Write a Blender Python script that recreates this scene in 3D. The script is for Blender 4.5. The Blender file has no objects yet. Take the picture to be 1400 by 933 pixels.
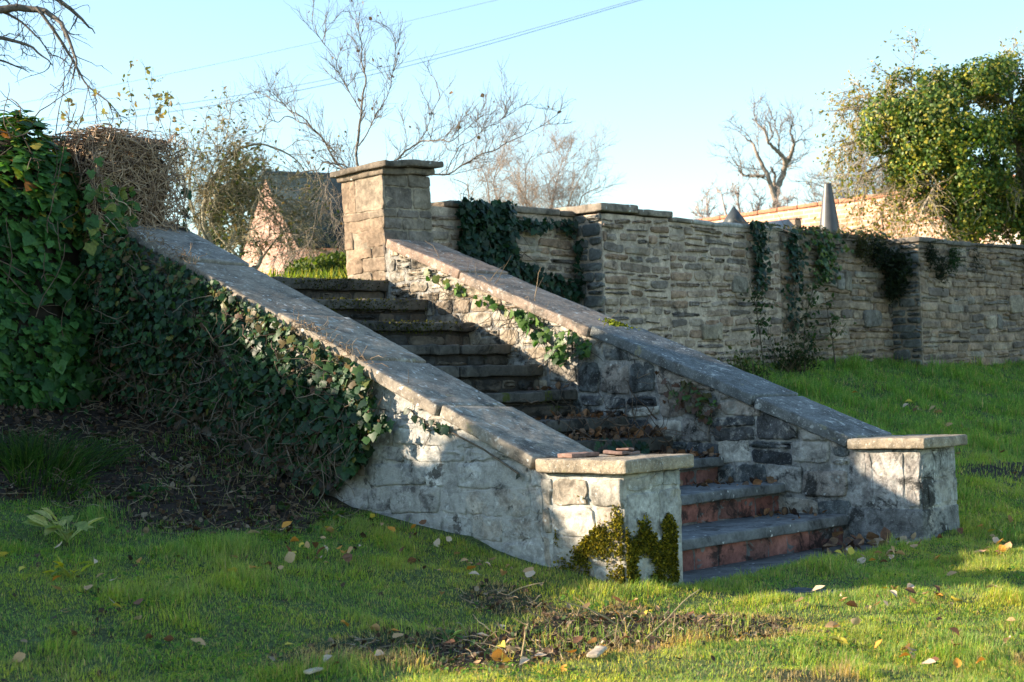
import bpy, math
import numpy as np
from mathutils import Matrix

# ------------------------------------------------------------------ camera, light, exposure
SC = bpy.context.scene
COL = SC.collection
CAM = np.array([-6.7772, -4.6511, 0.9606]); YAW, PITCH, ROLL, FPX = 0.8263, 0.0263, -0.0337, 2280.3
def cam_axes():
    f = np.array([math.sin(YAW)*math.cos(PITCH), math.cos(YAW)*math.cos(PITCH), math.sin(PITCH)])
    r = np.array([math.cos(YAW), -math.sin(YAW), 0.0]); u = np.cross(r, f)
    c, s = math.cos(ROLL), math.sin(ROLL)
    return c*r + s*u, -s*r + c*u, f
CR, CU, CF = cam_axes()
cam = bpy.data.objects.new('camera', bpy.data.cameras.new('camera')); COL.objects.link(cam)
M = Matrix.Identity(4)
for i in range(3):
    M[i][0], M[i][1], M[i][2], M[i][3] = CR[i], CU[i], -CF[i], CAM[i]
cam.matrix_world = M
cam.data.sensor_width = 36.0; cam.data.lens = FPX/1400*36
cam.data.clip_start = 0.05; cam.data.clip_end = 2000
cam.data.dof.use_dof = True; cam.data.dof.focus_distance = 8.6; cam.data.dof.aperture_fstop = 6.3
SC.camera = cam

SUN = np.array([-1.0, 1.05, 0.525]); SUN /= np.linalg.norm(SUN)      # towards the sun
EL = math.asin(SUN[2]); AZ = math.atan2(SUN[0], SUN[1])
world = bpy.data.worlds.new("World"); SC.world = world; world.use_nodes = True
wt = world.node_tree; wt.nodes.clear()
sky = wt.nodes.new('ShaderNodeTexSky'); sky.sky_type = 'NISHITA'; sky.sun_disc = False
sky.sun_elevation = EL; sky.sun_rotation = AZ; sky.air_density = 1.0; sky.dust_density = 0.35; sky.ozone_density = 1.2
bg = wt.nodes.new('ShaderNodeBackground'); bg.inputs[1].default_value = 0.125
wo = wt.nodes.new('ShaderNodeOutputWorld')
tint = wt.nodes.new('ShaderNodeMix'); tint.data_type = 'RGBA'; tint.blend_type = 'MULTIPLY'; tint.inputs[0].default_value = 1; tint.inputs[7].default_value = (.87, .94, .93, 1)
wt.links.new(sky.outputs[0], tint.inputs[6]); wt.links.new(tint.outputs[2], bg.inputs[0]); wt.links.new(bg.outputs[0], wo.inputs[0])
sl = bpy.data.lights.new('sun', 'SUN'); sl.energy = 5.0; sl.angle = math.radians(0.55); sl.color = (1.0, 0.83, 0.62)
so = bpy.data.objects.new('sun', sl); COL.objects.link(so)
zx = SUN; xx = np.cross([0, 0, 1.0], zx); xx /= np.linalg.norm(xx); yx = np.cross(zx, xx)
M = Matrix.Identity(4)
for i in range(3):
    M[i][0], M[i][1], M[i][2] = xx[i], yx[i], zx[i]
M[0][3], M[1][3], M[2][3] = -20, 20, 30
so.matrix_world = M
SC.view_settings.view_transform = 'Standard'; SC.view_settings.look = 'None'
SC.view_settings.exposure = 1.52; SC.view_settings.gamma = 1.0; SC.view_settings.use_curve_mapping = False
SC.cycles.max_bounces = 8; SC.cycles.diffuse_bounces = 4; SC.cycles.transparent_max_bounces = 8
SC.cycles.use_denoising = True
SC.cycles.caustics_reflective = False; SC.cycles.caustics_refractive = False

# ------------------------------------------------------------------ helpers
R = np.random.default_rng(7)
def at(px, py, d):                       # a point seen in that direction at distance d along the view
    return CAM + d*((px-700)/FPX*CR - (py-466.5)/FPX*CU + CF)
def nrm(v):
    v = np.asarray(v, float); return v/np.maximum(np.linalg.norm(v, axis=-1, keepdims=True), 1e-9)
def smooth(a, b, x):
    t = np.clip((x-a)/(b-a), 0, 1); return t*t*(3-2*t)
def _h(ix, iy, iz, s):
    n = (ix.astype(np.int64)*374761393 + iy.astype(np.int64)*668265263 + iz.astype(np.int64)*2147483647 + s*1274126177) & 0xffffffff
    n = ((n ^ (n >> 13))*1274126177) & 0xffffffff
    n = ((n ^ (n >> 16))*2246822519) & 0xffffffff
    return ((n ^ (n >> 15)) & 0xffff)/32767.5 - 1.0
def noise(P, freq=1.0, seed=0, octs=1):
    P = np.asarray(P, float); out = np.zeros(P.shape[:-1]); a = 1.0; tot = 0
    for o in range(octs):
        Q = P*freq*(2**o) + 17.3*o; i = np.floor(Q); f = Q-i; f = f*f*(3-2*f); i = i.astype(np.int64)
        v = 0
        for dx in (0, 1):
            for dy in (0, 1):
                for dz in (0, 1):
                    w = (f[..., 0] if dx else 1-f[..., 0])*(f[..., 1] if dy else 1-f[..., 1])*(f[..., 2] if dz else 1-f[..., 2])
                    v = v + w*_h(i[..., 0]+dx, i[..., 1]+dy, i[..., 2]+dz, seed+o)
        out += a*v; tot += a; a *= .5
    return out/tot
def vnoise(P, freq, seed, octs=1):
    return np.stack([noise(P, freq, seed+k*31, octs) for k in range(3)], -1)

class MB:
    def __init__(s): s.v = []; s.c = []; s.f = {}; s.n = 0
    def add(s, V, F, c=(.5, .5, .5)):
        V = np.asarray(V, np.float32).reshape(-1, 3); k = len(V)
        c = np.asarray(c, np.float32)
        if c.ndim == 1: c = np.broadcast_to(c, (k, 3))
        s.v.append(V); s.c.append(c)
        for Fa in (F if isinstance(F, (list, tuple)) else [F]):
            Fa = np.asarray(Fa, np.int64)
            if Fa.size: s.f.setdefault(Fa.shape[1], []).append(Fa + s.n)
        s.n += k
    def build(s, name, material, parent=None, smooth_=True):
        V = np.concatenate(s.v); C_ = np.concatenate(s.c)
        me = bpy.data.meshes.new(name)
        Fs = [(k, np.concatenate(a)) for k, a in sorted(s.f.items())]
        nl = sum(k*len(a) for k, a in Fs); nf = sum(len(a) for k, a in Fs)
        me.vertices.add(len(V)); me.vertices.foreach_set('co', V.ravel())
        me.loops.add(nl); me.polygons.add(nf)
        me.loops.foreach_set('vertex_index', np.concatenate([a.ravel() for k, a in Fs]).astype(np.int32))
        tot = np.concatenate([np.full(len(a), k, np.int32) for k, a in Fs])
        st = np.concatenate([[0], np.cumsum(tot)[:-1]]).astype(np.int32)
        me.polygons.foreach_set('loop_start', st)
        try: me.polygons.foreach_set('loop_total', tot)
        except Exception: pass
        me.update(calc_edges=True)
        if smooth_: me.polygons.foreach_set('use_smooth', np.ones(nf, bool))
        at_ = me.attributes.new('Col', 'FLOAT_COLOR', 'POINT')
        at_.data.foreach_set('color', np.concatenate([C_, np.ones((len(C_), 1), np.float32)], 1).astype(np.float32).ravel())
        me.validate()
        me.materials.append(material)
        o = bpy.data.objects.new(name, me); COL.objects.link(o)
        if parent is not None:
            o.parent = parent; o.matrix_parent_inverse = parent.matrix_world.inverted()
        return o
def tag(o, label, cat, group=None, kind='thing'):
    o['label'] = label; o['category'] = cat; o['kind'] = kind
    if group: o['group'] = group
    return o
def thing(name, label, cat, loc=(0, 0, 0), group=None):
    o = bpy.data.objects.new(name, None); COL.objects.link(o); o.location = [float(q) for q in loc]
    o.matrix_world = Matrix.Translation([float(q) for q in loc])
    return tag(o, label, cat, group)
def struct(o, kind='structure'):
    o['kind'] = kind; return o

def axis_pts(a, b, res, r):
    n = max(1, int(round((b-a-2*r)/res)))
    mid = np.linspace(a+r, b-r, n+1)
    return np.concatenate([[a, a+r*.35], mid, [b-r*.35, b]]) if r > 0 else np.linspace(a, b, n+1)
def rough_box(mb, lo, hi, res=.04, r=.012, amp=.006, freq=9., seed=0, c=(.4, .4, .4), xf=None, octs=3, amp2=0., freq2=2.):
    """a box with rounded, worn edges and an uneven skin; xf maps its own coordinates to the world"""
    lo = np.array(lo, float); hi = np.array(hi, float); r = min(r, .45*(hi-lo).min())
    ax = [axis_pts(lo[i], hi[i], res, r) for i in range(3)]
    for i in range(3):
        j, k = (i+1) % 3, (i+2) % 3
        for s in (0, 1):
            A, B = np.meshgrid(ax[j], ax[k], indexing='ij')
            P = np.zeros(A.shape+(3,)); P[..., i] = hi[i] if s else lo[i]; P[..., j] = A; P[..., k] = B
            q = np.clip(P, lo+r, hi-r); d = P-q; L = np.linalg.norm(d, axis=-1, keepdims=True)
            P = q + r*d/np.maximum(L, 1e-9)
            nd = d/np.maximum(L, 1e-9)
            W = xf(P) if xf else P
            W = W + amp*vnoise(W, freq, seed, octs) + (amp2*vnoise(W, freq2, seed+5, 2) if amp2 else 0)
            n, m = A.shape; idx = np.arange(n*m).reshape(n, m)
            F = np.stack([idx[:-1, :-1], idx[1:, :-1], idx[1:, 1:], idx[:-1, 1:]], -1).reshape(-1, 4)
            if not s: F = F[:, ::-1]
            mb.add(W.reshape(-1, 3), F, c)

def clip_poly(P, planes):
    for a, b, c in planes:                  # keep a*u+b*v<=c
        out = []
        for i in range(len(P)):
            p, q = P[i], P[(i+1) % len(P)]; dp = a*p[0]+b*p[1]-c; dq = a*q[0]+b*q[1]-c
            if dp <= 0: out.append(p)
            if (dp < 0 < dq) or (dq < 0 < dp):
                t = dp/(dp-dq); out.append((p[0]+t*(q[0]-p[0]), p[1]+t*(q[1]-p[1])))
        P = out
        if len(P) < 3: return []
    return P
def stones(mb, O, U, V, N, w, h, course=(.07, .12), wid=(.15, .35), gap=.012, depth=.02, seed=0, planes=(), cols=None, jit=.006, split=.2, heights=None, pillow=1., wave=.01, rnd=.22):
    """rubble stones on a mortar face: O corner, U along, V up, N outwards"""
    g = np.random.default_rng(seed); O, U, V, N = [np.asarray(q, float) for q in (O, U, V, N)]
    v = 0.; ci = 0
    while v < h-.015:
        ch = heights[ci % len(heights)] if heights else g.uniform(*course); ch = min(ch, h-v); ci += 1
        u = -g.uniform(0, wid[0]*.9)
        while u < w:
            sw = g.uniform(*wid)*(1 if heights is None else g.uniform(.8, 1.2))
            u0, u1 = max(u, 0), min(u+sw, w); u += sw
            if u1-u0 < .035: continue
            cells = [(v, v+ch)]
            if g.random() < split and ch > .07:
                t = g.uniform(.35, .65); cells = [(v, v+ch*t), (v+ch*t, v+ch)]
            for (a, b) in cells:
                rect = [(u0+gap/2, a+gap/2), (u1-gap/2, a+gap/2), (u1-gap/2, b-gap/2), (u0+gap/2, b-gap/2)]
                rect = [(p+g.normal(0, jit), q+g.normal(0, jit)+wave*math.sin(p*2.3+seed+v*5)) for p, q in rect]
                P = clip_poly(rect, planes)
                if len(P) < 3: continue
                P = np.array(P); hw = np.ptp(P[:, 0])/2; hh = np.ptp(P[:, 1])/2
                if hw < .016 or hh < .01: continue
                seg = np.roll(P, -1, 0)-P; L = np.hypot(*seg.T); T = L.sum(); n = int(np.clip(T/.03, 10, 26))
                cum = np.concatenate([[0], np.cumsum(L)]); s = np.linspace(0, T, n, endpoint=False); ii = np.clip(np.searchsorted(cum, s, 'right')-1, 0, len(P)-1)
                Q = P[ii]+seg[ii]*((s-cum[ii])/np.maximum(L[ii], 1e-9))[:, None]
                c = (P.max(0)+P.min(0))/2
                k = np.abs((Q-c)/[hw, hh]); corner = np.clip(k[:, 0]+k[:, 1]-1.45, 0, .6)      # round the corners
                Q = c+(Q-c)*(1-rnd*corner)[:, None]
                Q += g.normal(0, .0028, Q.shape)
                d = depth*g.uniform(.35, 1.15); tilt = g.normal(0, .05, 2)
                col = np.array(cols[g.integers(len(cols))])*g.uniform(.8, 1.18)
                rings = []
                for inset, dep in ((0, -.014), (.001*pillow, d*.45), (.006*pillow, d*.85), (.016*pillow, d), (.45*hh, d*1.02)):
                    sx, sy = 1-min(inset/hw, .8), 1-min(inset/hh, .8)
                    X = c+(Q-c)*[sx, sy]
                    dd = dep + ((X-c)@tilt)*.35*(dep > 0) + (g.normal(0, .0022, n) if dep > 0 else 0)
                    rings.append(O+X[:, :1]*U+X[:, 1:]*V+dd[:, None]*N if np.ndim(dd) else O+X[:, :1]*U+X[:, 1:]*V+dd*N)
                W = np.concatenate(rings+[(O+c[0]*U+c[1]*V+d*1.02*N)[None]])
                F4 = []; nr = len(rings); i0 = np.arange(n); i1 = (i0+1) % n
                for r_ in range(nr-1): F4.append(np.stack([r_*n+i0, r_*n+i1, (r_+1)*n+i1, (r_+1)*n+i0], -1))
                F3 = np.stack([(nr-1)*n+i0, (nr-1)*n+i1, np.full(n, nr*n)], -1)
                F4 = np.concatenate(F4)
                if np.dot(np.cross(U, V), N) < 0: F4 = F4[:, ::-1]; F3 = F3[:, ::-1]
                mb.add(W, [F4, F3], col)
        v += ch

def tube(mb, P, r0, r1, sides=5, c=(.3, .25, .2), cap=True):
    P = np.asarray(P, float); n = len(P)
    if n < 2: return
    T = nrm(np.gradient(P, axis=0)); ref = np.array([0.31, 0.22, 0.93]) if abs(T[0][2]) < .9 else np.array([1., 0, 0])
    A = nrm(np.cross(T, ref)); B = np.cross(T, A)
    rr = np.linspace(r0, r1, n) if np.isscalar(r0) else np.asarray(r0)
    a = np.arange(sides)/sides*2*np.pi
    V = P[:, None]+rr[:, None, None]*(np.cos(a)[None, :, None]*A[:, None]+np.sin(a)[None, :, None]*B[:, None])
    i = np.arange(n-1)[:, None]*sides; j = np.arange(sides)[None]; j1 = (j+1) % sides
    F = np.stack([i+j, i+j1, i+sides+j1, i+sides+j], -1).reshape(-1, 4)
    mb.add(V.reshape(-1, 3), F, c)

def spread(mb, TV, TF, pos, nz, up, size, col):
    """copies of one small shape: pos (n,3), nz normal, up the way its y axis points, size (n,), col (n,3)"""
    pos = np.asarray(pos, float); n = len(pos)
    if n == 0: return
    z = nrm(nz); y = nrm(up-(up*z).sum(-1, keepdims=True)*z); x = np.cross(y, z)
    size = np.broadcast_to(size, (n,))
    V = pos[:, None]+size[:, None, None]*(TV[None, :, 0:1]*x[:, None]+TV[None, :, 1:2]*y[:, None]+TV[None, :, 2:3]*z[:, None])
    k = len(TV); F = (TF[None]+np.arange(n)[:, None, None]*k).reshape(-1, TF.shape[1])
    mb.add(V.reshape(-1, 3), F, np.repeat(np.broadcast_to(col, (n, 3)), k, 0))
def fan(outline, zc, zf):
    o = np.array(outline, float); n = len(o); V = np.zeros((n+1, 3)); V[:n, :2] = o; V[:n, 2] = zf(o[:, 0], o[:, 1]); V[n] = (0, zc, 0.02)
    i = np.arange(n); return V, np.stack([i, (i+1) % n, np.full(n, n)], -1)
_h2 = [(.05, .02), (.32, -.16), (.40, .10), (.62, .22), (.38, .46), (.36, .62)]
IVY = fan(_h2+[(0, 1.02)]+[(-a, b) for a, b in _h2[::-1]], .34, lambda x, y: -.22*x*x-.12*(y-.35)**2)
_e = [(.14, .12), (.27, .38), (.22, .68)]
LEAF = fan([(0, 0)]+_e+[(0, 1.)]+[(-a, b) for a, b in _e[::-1]], .45, lambda x, y: .9*np.abs(x)*.5-.12*(y-.5)**2)
CURL = fan([(0, 0)]+[(a*1.5, b) for a, b in _e]+[(0, 1.)]+[(-a*1.5, b) for a, b in _e[::-1]], .45, lambda x, y: 1.3*x*x+.45*(y-.45)**2)
def pick(cols, n, g, var=.2):
    c = np.array(cols)[g.integers(len(cols), size=n)]
    return c*g.uniform(1-var, 1+var, (n, 1))

# ------------------------------------------------------------------ materials
def nt(name):
    m = bpy.data.materials.new(name); m.use_nodes = True; t = m.node_tree; t.nodes.clear()
    return m, t
def N_(t, typ, **kw):
    n = t.nodes.new(typ)
    for k, v in kw.items():
        if k.startswith('i_'): n.inputs[k[2:].replace('_', ' ')].default_value = v
        else: setattr(n, k, v)
    return n
def L_(t, a, b): t.links.new(a, b)
def noise_n(t, vec, scale, detail=4., rough=.55, dist=0.):
    n = N_(t, 'ShaderNodeTexNoise'); n.inputs['Scale'].default_value = scale; n.inputs['Detail'].default_value = detail
    n.inputs['Roughness'].default_value = rough; n.inputs['Distortion'].default_value = dist
    L_(t, vec, n.inputs['Vector']); return n.outputs['Fac']
def ramp(t, fac, a, b, lo=0., hi=1.):
    n = N_(t, 'ShaderNodeMapRange', interpolation_type='SMOOTHSTEP'); L_(t, fac, n.inputs['Value'])
    n.inputs['From Min'].default_value = a; n.inputs['From Max'].default_value = b
    n.inputs['To Min'].default_value = lo; n.inputs['To Max'].default_value = hi
    return n.outputs['Result']
def mix(t, fac, a, b, mode='MIX'):
    n = N_(t, 'ShaderNodeMix', data_type='RGBA', blend_type=mode)
    if isinstance(fac, float): n.inputs[0].default_value = fac
    else: L_(t, fac, n.inputs[0])
    for s, v in ((6, a), (7, b)):
        if isinstance(v, (tuple, list)): n.inputs[s].default_value = (*v, 1) if len(v) == 3 else v
        else: L_(t, v, n.inputs[s])
    return n.outputs[2]
def mul(t, a, b):
    n = N_(t, 'ShaderNodeMath', operation='MULTIPLY')
    for i, v in enumerate((a, b)):
        if isinstance(v, float): n.inputs[i].default_value = v
        else: L_(t, v, n.inputs[i])
    return n.outputs[0]
def grey(t, v):
    n = N_(t, 'ShaderNodeCombineColor'); [L_(t, v, n.inputs[i]) for i in range(3)]; return n.outputs[0]
def finish(t, col, rough=.85, spec=.25, bump=None, bd=.01, bs=.5):
    p = N_(t, 'ShaderNodeBsdfPrincipled'); o = N_(t, 'ShaderNodeOutputMaterial')
    L_(t, col, p.inputs['Base Color'])
    if isinstance(rough, float): p.inputs['Roughness'].default_value = rough
    else: L_(t, rough, p.inputs['Roughness'])
    p.inputs['Specular IOR Level'].default_value = spec
    if bump is not None:
        b = N_(t, 'ShaderNodeBump'); b.inputs['Strength'].default_value = bs; b.inputs['Distance'].default_value = bd
        L_(t, bump, b.inputs['Height']); L_(t, b.outputs[0], p.inputs['Normal'])
    L_(t, p.outputs[0], o.inputs['Surface']); return p
def obj_vec(t): return N_(t, 'ShaderNodeTexCoord').outputs['Object']
def stone_mat(name, wash=None, wash_t=(.5, .6), dark_t=(.62, .75), dark=(.035, .035, .033), spots=0., spot_col=(.62, .62, .58), moss=0., scale=1., bs=.6, bd=.012, speck=.0, lichen=0., mott=0., fine=1.):
    m, t = nt(name); v = obj_vec(t)
    a = N_(t, 'ShaderNodeAttribute', attribute_name='Col').outputs['Color']
    n1 = noise_n(t, v, 7*scale, 8, .62); n2 = noise_n(t, v, 34*scale, 6, .65); n3 = noise_n(t, v, 2.6*scale, 6, .6, .4)
    c = mix(t, 1., a, grey(t, ramp(t, n1, .25, .75, .62, 1.35)), 'MULTIPLY')
    c = mix(t, 1., c, grey(t, ramp(t, n2, .3, .7, .8, 1.2)), 'MULTIPLY')
    n4 = noise_n(t, v, 5.3*scale*fine, 9, .70, .5)
    c = mix(t, ramp(t, n4, *dark_t, 0., .9), c, dark)
    if wash:
        n5 = noise_n(t, v, 3.7*scale*fine, 10, .70, .3)
        c = mix(t, ramp(t, n5, *wash_t, 0., .92), c, mix(t, n1, tuple(q*.82 for q in wash), wash))
    if spots:
        vo = N_(t, 'ShaderNodeTexVoronoi'); vo.inputs['Scale'].default_value = 26*scale; vo.inputs['Randomness'].default_value = 1.
        mp = N_(t, 'ShaderNodeMapping'); L_(t, v, mp.inputs[0])
        nv = N_(t, 'ShaderNodeTexNoise'); nv.inputs['Scale'].default_value = 30; L_(t, v, nv.inputs['Vector'])
        vm = N_(t, 'ShaderNodeVectorMath', operation='MULTIPLY_ADD'); L_(t, nv.outputs['Color'], vm.inputs[0]); vm.inputs[1].default_value = (.05, .05, .05); L_(t, v, vm.inputs[2])
        L_(t, vm.outputs[0], vo.inputs['Vector'])
        sp = ramp(t, vo.outputs['Distance'], .30, .18)
        rs = N_(t, 'ShaderNodeSeparateColor'); L_(t, vo.outputs['Color'], rs.inputs[0])
        keep = ramp(t, rs.outputs[0], 1-spots, 1-spots+.06)
        c = mix(t, mul(t, mul(t, sp, keep), ramp(t, n3, .35, .6, .25, 1.)), c, spot_col)
    if speck:
        n6 = noise_n(t, v, 95., 3, .6); c = mix(t, ramp(t, n6, .58, .72, 0., speck), c, (.6, .6, .56))
        n7 = noise_n(t, v, 120., 3, .6); c = mix(t, ramp(t, n7, .6, .75, 0., speck), c, (.04, .04, .04))
    if mott:
        nm1 = noise_n(t, v, 15., 9, .7, .6); c = mix(t, 1., c, grey(t, ramp(t, nm1, .34, .60, 1-mott, 1.12)), 'MULTIPLY')
    if lichen:
        nl1 = noise_n(t, v, 17., 7, .62, .5); nl2 = noise_n(t, v, 3.1, 4, .6)
        c = mix(t, mul(t, ramp(t, nl1, .575, .635, 0., lichen), ramp(t, nl2, .36, .60)), c, (.50, .50, .46))
        nl3 = noise_n(t, v, 11., 6, .6, .3); c = mix(t, ramp(t, nl3, .62, .70, 0., .5), c, (.30, .27, .14))
    if moss:
        n8 = noise_n(t, v, 4.5, 8, .7); c = mix(t, ramp(t, n8, 1-moss, 1.06-moss, 0., .9), c, mix(t, n2, (.03, .045, .008), (.10, .11, .015)))
    bmp = N_(t, 'ShaderNodeMath', operation='ADD'); L_(t, mul(t, n2, .5), bmp.inputs[0]); L_(t, n1, bmp.inputs[1])
    finish(t, c, .88, .2, bmp.outputs[0], bd, bs)
    return m
def leaf_mat(name, trans=.35, gloss=.25, rough=.38, tint=(1.25, 1.3, .6)):
    m, t = nt(name); v = obj_vec(t)
    a = N_(t, 'ShaderNodeAttribute', attribute_name='Col').outputs['Color']
    a = mix(t, 1., a, grey(t, ramp(t, noise_n(t, v, 60., 3), .3, .7, .75, 1.2)), 'MULTIPLY')
    p = N_(t, 'ShaderNodeBsdfPrincipled'); L_(t, a, p.inputs['Base Color']); p.inputs['Roughness'].default_value = rough; p.inputs['Specular IOR Level'].default_value = gloss
    tr = N_(t, 'ShaderNodeBsdfTranslucent'); L_(t, mix(t, 1., a, (*tint,), 'MULTIPLY'), tr.inputs['Color'])
    mx = N_(t, 'ShaderNodeMixShader'); mx.inputs[0].default_value = trans
    o = N_(t, 'ShaderNodeOutputMaterial'); L_(t, p.outputs[0], mx.inputs[1]); L_(t, tr.outputs[0], mx.inputs[2]); L_(t, mx.outputs[0], o.inputs[0])
    return m
def plain_mat(name, scale=20., var=(.7, 1.3), rough=.85, spec=.2, bs=.4, bd=.005):
    m, t = nt(name); v = obj_vec(t); a = N_(t, 'ShaderNodeAttribute', attribute_name='Col').outputs['Color']
    n = noise_n(t, v, scale, 6, .6)
    finish(t, mix(t, 1., a, grey(t, ramp(t, n, .3, .7, *var)), 'MULTIPLY'), rough, spec, n, bd, bs); return m

MAT = dict(
    lime=stone_mat('limewashed_rubble', wash=(.43, .42, .39), wash_t=(.45, .52), dark_t=(.545, .60), dark=(.085, .08, .072), spots=.12, bs=1., bd=.018, speck=.45, mott=.36, fine=2.),
    lime2=stone_mat('limewashed_dark_rubble', wash=(.40, .375, .33), wash_t=(.51, .58), dark_t=(.51, .60), spots=.2, bs=1., bd=.018, speck=.4, mott=.5),
    cement=stone_mat('cement_render', wash=(.38, .355, .31), wash_t=(.48, .6), dark_t=(.58, .70), dark=(.12, .115, .10), spots=.15, bs=.8, speck=.5, mott=.45),
    coping=stone_mat('sandstone_coping', dark_t=(.50, .66), dark=(.07, .068, .062), spots=.22, speck=.6, bs=.6, lichen=.75),
    cap=stone_mat('gritstone_cap', dark_t=(.55, .70), dark=(.10, .09, .075), spots=.12, speck=.75, bs=1., bd=.016, mott=.3, lichen=.25),
    rubble=stone_mat('garden_rubble', wash=(.36, .32, .26), wash_t=(.56, .70), dark_t=(.54, .68), dark=(.075, .06, .045), bs=.9, speck=.25, mott=.25),
    pillar=stone_mat('brown_sandstone', mott=.3, wash=(.33, .27, .20), wash_t=(.60, .75), dark_t=(.68, .82), dark=(.10, .075, .05), bs=.5),
    flag=stone_mat('dark_flagstone', dark_t=(.5, .7), dark=(.03, .03, .025), spots=.15, bs=.9),
    step=stone_mat('grey_step_stone', dark_t=(.5, .66), dark=(.035, .036, .036), spots=.18, bs=.55),
    steprub=stone_mat('dark_step_rubble', dark_t=(.5, .64), dark=(.022, .022, .02), bs=.7, moss=.40),
    brick=stone_mat('red_brick', dark_t=(.49, .60), dark=(.03, .022, .02), bs=.5),
    terracotta=plain_mat('terracotta', 40.),
    bark=plain_mat('bark', 30., (.55, 1.4), bs=.8),
    twig=plain_mat('dry_twig', 25., (.7, 1.3)),
    ivy=leaf_mat('ivy_leaf', .27, .26, .45, (1.2, 1.5, .5)),
    leaf=leaf_mat('thin_leaf', .45, .2, .5),
    grass=leaf_mat('grass_blade', .50, .22, .5, (2.2, 2.0, .85)),
    dead=leaf_mat('dead_leaf', .2, .2, .6, (1.2, .9, .6)),
    moss=plain_mat('moss', 90., (.5, 1.5)),
    metal=plain_mat('dark_metal', 8., (.85, 1.15), .42, .5),
    slate=plain_mat('slate', 12., (.8, 1.2), .5, .4),
    wire=plain_mat('cable', 3., (1., 1.), .5, .3),
)

# ------------------------------------------------------------------ ground
PY = [-300, -20, -3, -1, -.5, 0, .23, .53, .9, 1.3, 1.73, 3.5, 4.3]
PZ = [-1, -.2, -.03, 0, .01, .06, .11, .175, .244, .30, .38, .87, 1.10]
def Hs(x, y):
    z = np.interp(y, PY, PZ) + .012*np.clip(x-2, 0, 12)*np.clip(y/4, 0, 1)
    inside = smooth(-1.0, -.75, x)*(1-smooth(1.45, 1.75, x))*smooth(-.25, .05, y)
    z = z*(1-inside) + (-.03)*inside
    right = smooth(1.4, 1.8, x)*(1-smooth(.2, .9, y)); z = z - .0*right
    P = np.stack([x, y, 0*x], -1)
    z = z + (.026*noise(P, 1.7, 3, 2) + .018*noise(P, 4.5, 4, 2))*(1-inside)
    return z
def soil_mask(x, y):                       # bare, littered earth: under the ivy on the bank, and a patch in the lawn
    P = np.stack([x, y, 0*x], -1); w = .34*noise(P, 1.9, 21, 3)+.22*noise(P, 6., 22, 2)
    yb = np.interp(x, [-4, -2.5, -2.2, -1.96, -1.5, -1.3, -1.1], [2.6, 2.0, 1.72, 1.5, 1.55, 1.7, 1.9])
    a = smooth(-.28, .22, y+w*1.1-yb)*(x < -1.05)
    u = ((x+2.10)*.94+(y+.60)*-.34)/.95; v = ((x+2.10)*.34+(y+.60)*.94)/.40
    b = 1-smooth(.62, 1.28, np.hypot(u, v)+w*.9)
    c = .75*smooth(.30, .48, noise(P, 1.25, 23, 3))*(y > -.3)*(x > 2.)
    d = .95*(1-smooth(.6, 1.2, np.hypot((x-4.4)/1.0, (y-.80)/.22)+w))
    e = .6*smooth(.42, .55, noise(P, 2.3, 24, 3))*(y < 1.5)*(x < -1.2)
    return np.maximum(np.maximum(a, b), np.maximum(np.maximum(c, d), e))
def mnt(x, y): return np.stack([x, y, Hs(x, y)], -1)
gx = np.unique(np.concatenate([-np.geomspace(6, 400, 18), np.arange(-6, 5, .055), np.arange(5, 14, .12), np.geomspace(14, 400, 18)]))
gy = np.unique(np.concatenate([-np.geomspace(4, 400, 18), np.arange(-4, 4.42, .055)]))
X, Y = np.meshgrid(gx, gy, indexing='ij'); Z = Hs(X, Y); sm = soil_mask(X, Y)
P = np.stack([X, Y, Z], -1); P[..., 2] += sm*.02*noise(P, 18., 9, 2)
n, m = X.shape; idx = np.arange(n*m).reshape(n, m)
F = np.stack([idx[:-1, :-1], idx[1:, :-1], idx[1:, 1:], idx[:-1, 1:]], -1).reshape(-1, 4)
gcol = np.array([.075, .105, .034])*(1-sm[..., None]) + np.array([.030, .022, .016])*sm[..., None]
mb = MB(); mb.add(P.reshape(-1, 3), F, gcol.reshape(-1, 3))
# the terrace behind the walls
tx = np.unique(np.concatenate([-np.geomspace(6, 400, 14), np.arange(-6, 20, .5), np.geomspace(20, 400, 14)]))
ty = np.unique(np.concatenate([np.arange(4.40, 14, .4), np.geomspace(14, 400, 16)]))
X, Y = np.meshgrid(tx, ty, indexing='ij'); P = np.stack([X, Y, 1.74+.03*noise(np.stack([X, Y, X*0], -1), .8, 5)], -1)
n, m = X.shape; idx2 = np.arange(n*m).reshape(n, m)
F2 = np.stack([idx2[:-1, :-1], idx2[1:, :-1], idx2[1:, 1:], idx2[:-1, 1:]], -1).reshape(-1, 4)
mb2 = MB(); mb2.add(P.reshape(-1, 3), F2, (.04, .06, .015))
gm = plain_mat('earth', 45., (.5, 1.5), bs=.9, bd=.02)
struct(mb.build('ground', gm)); struct(mb2.build('terrace', gm))

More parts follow.
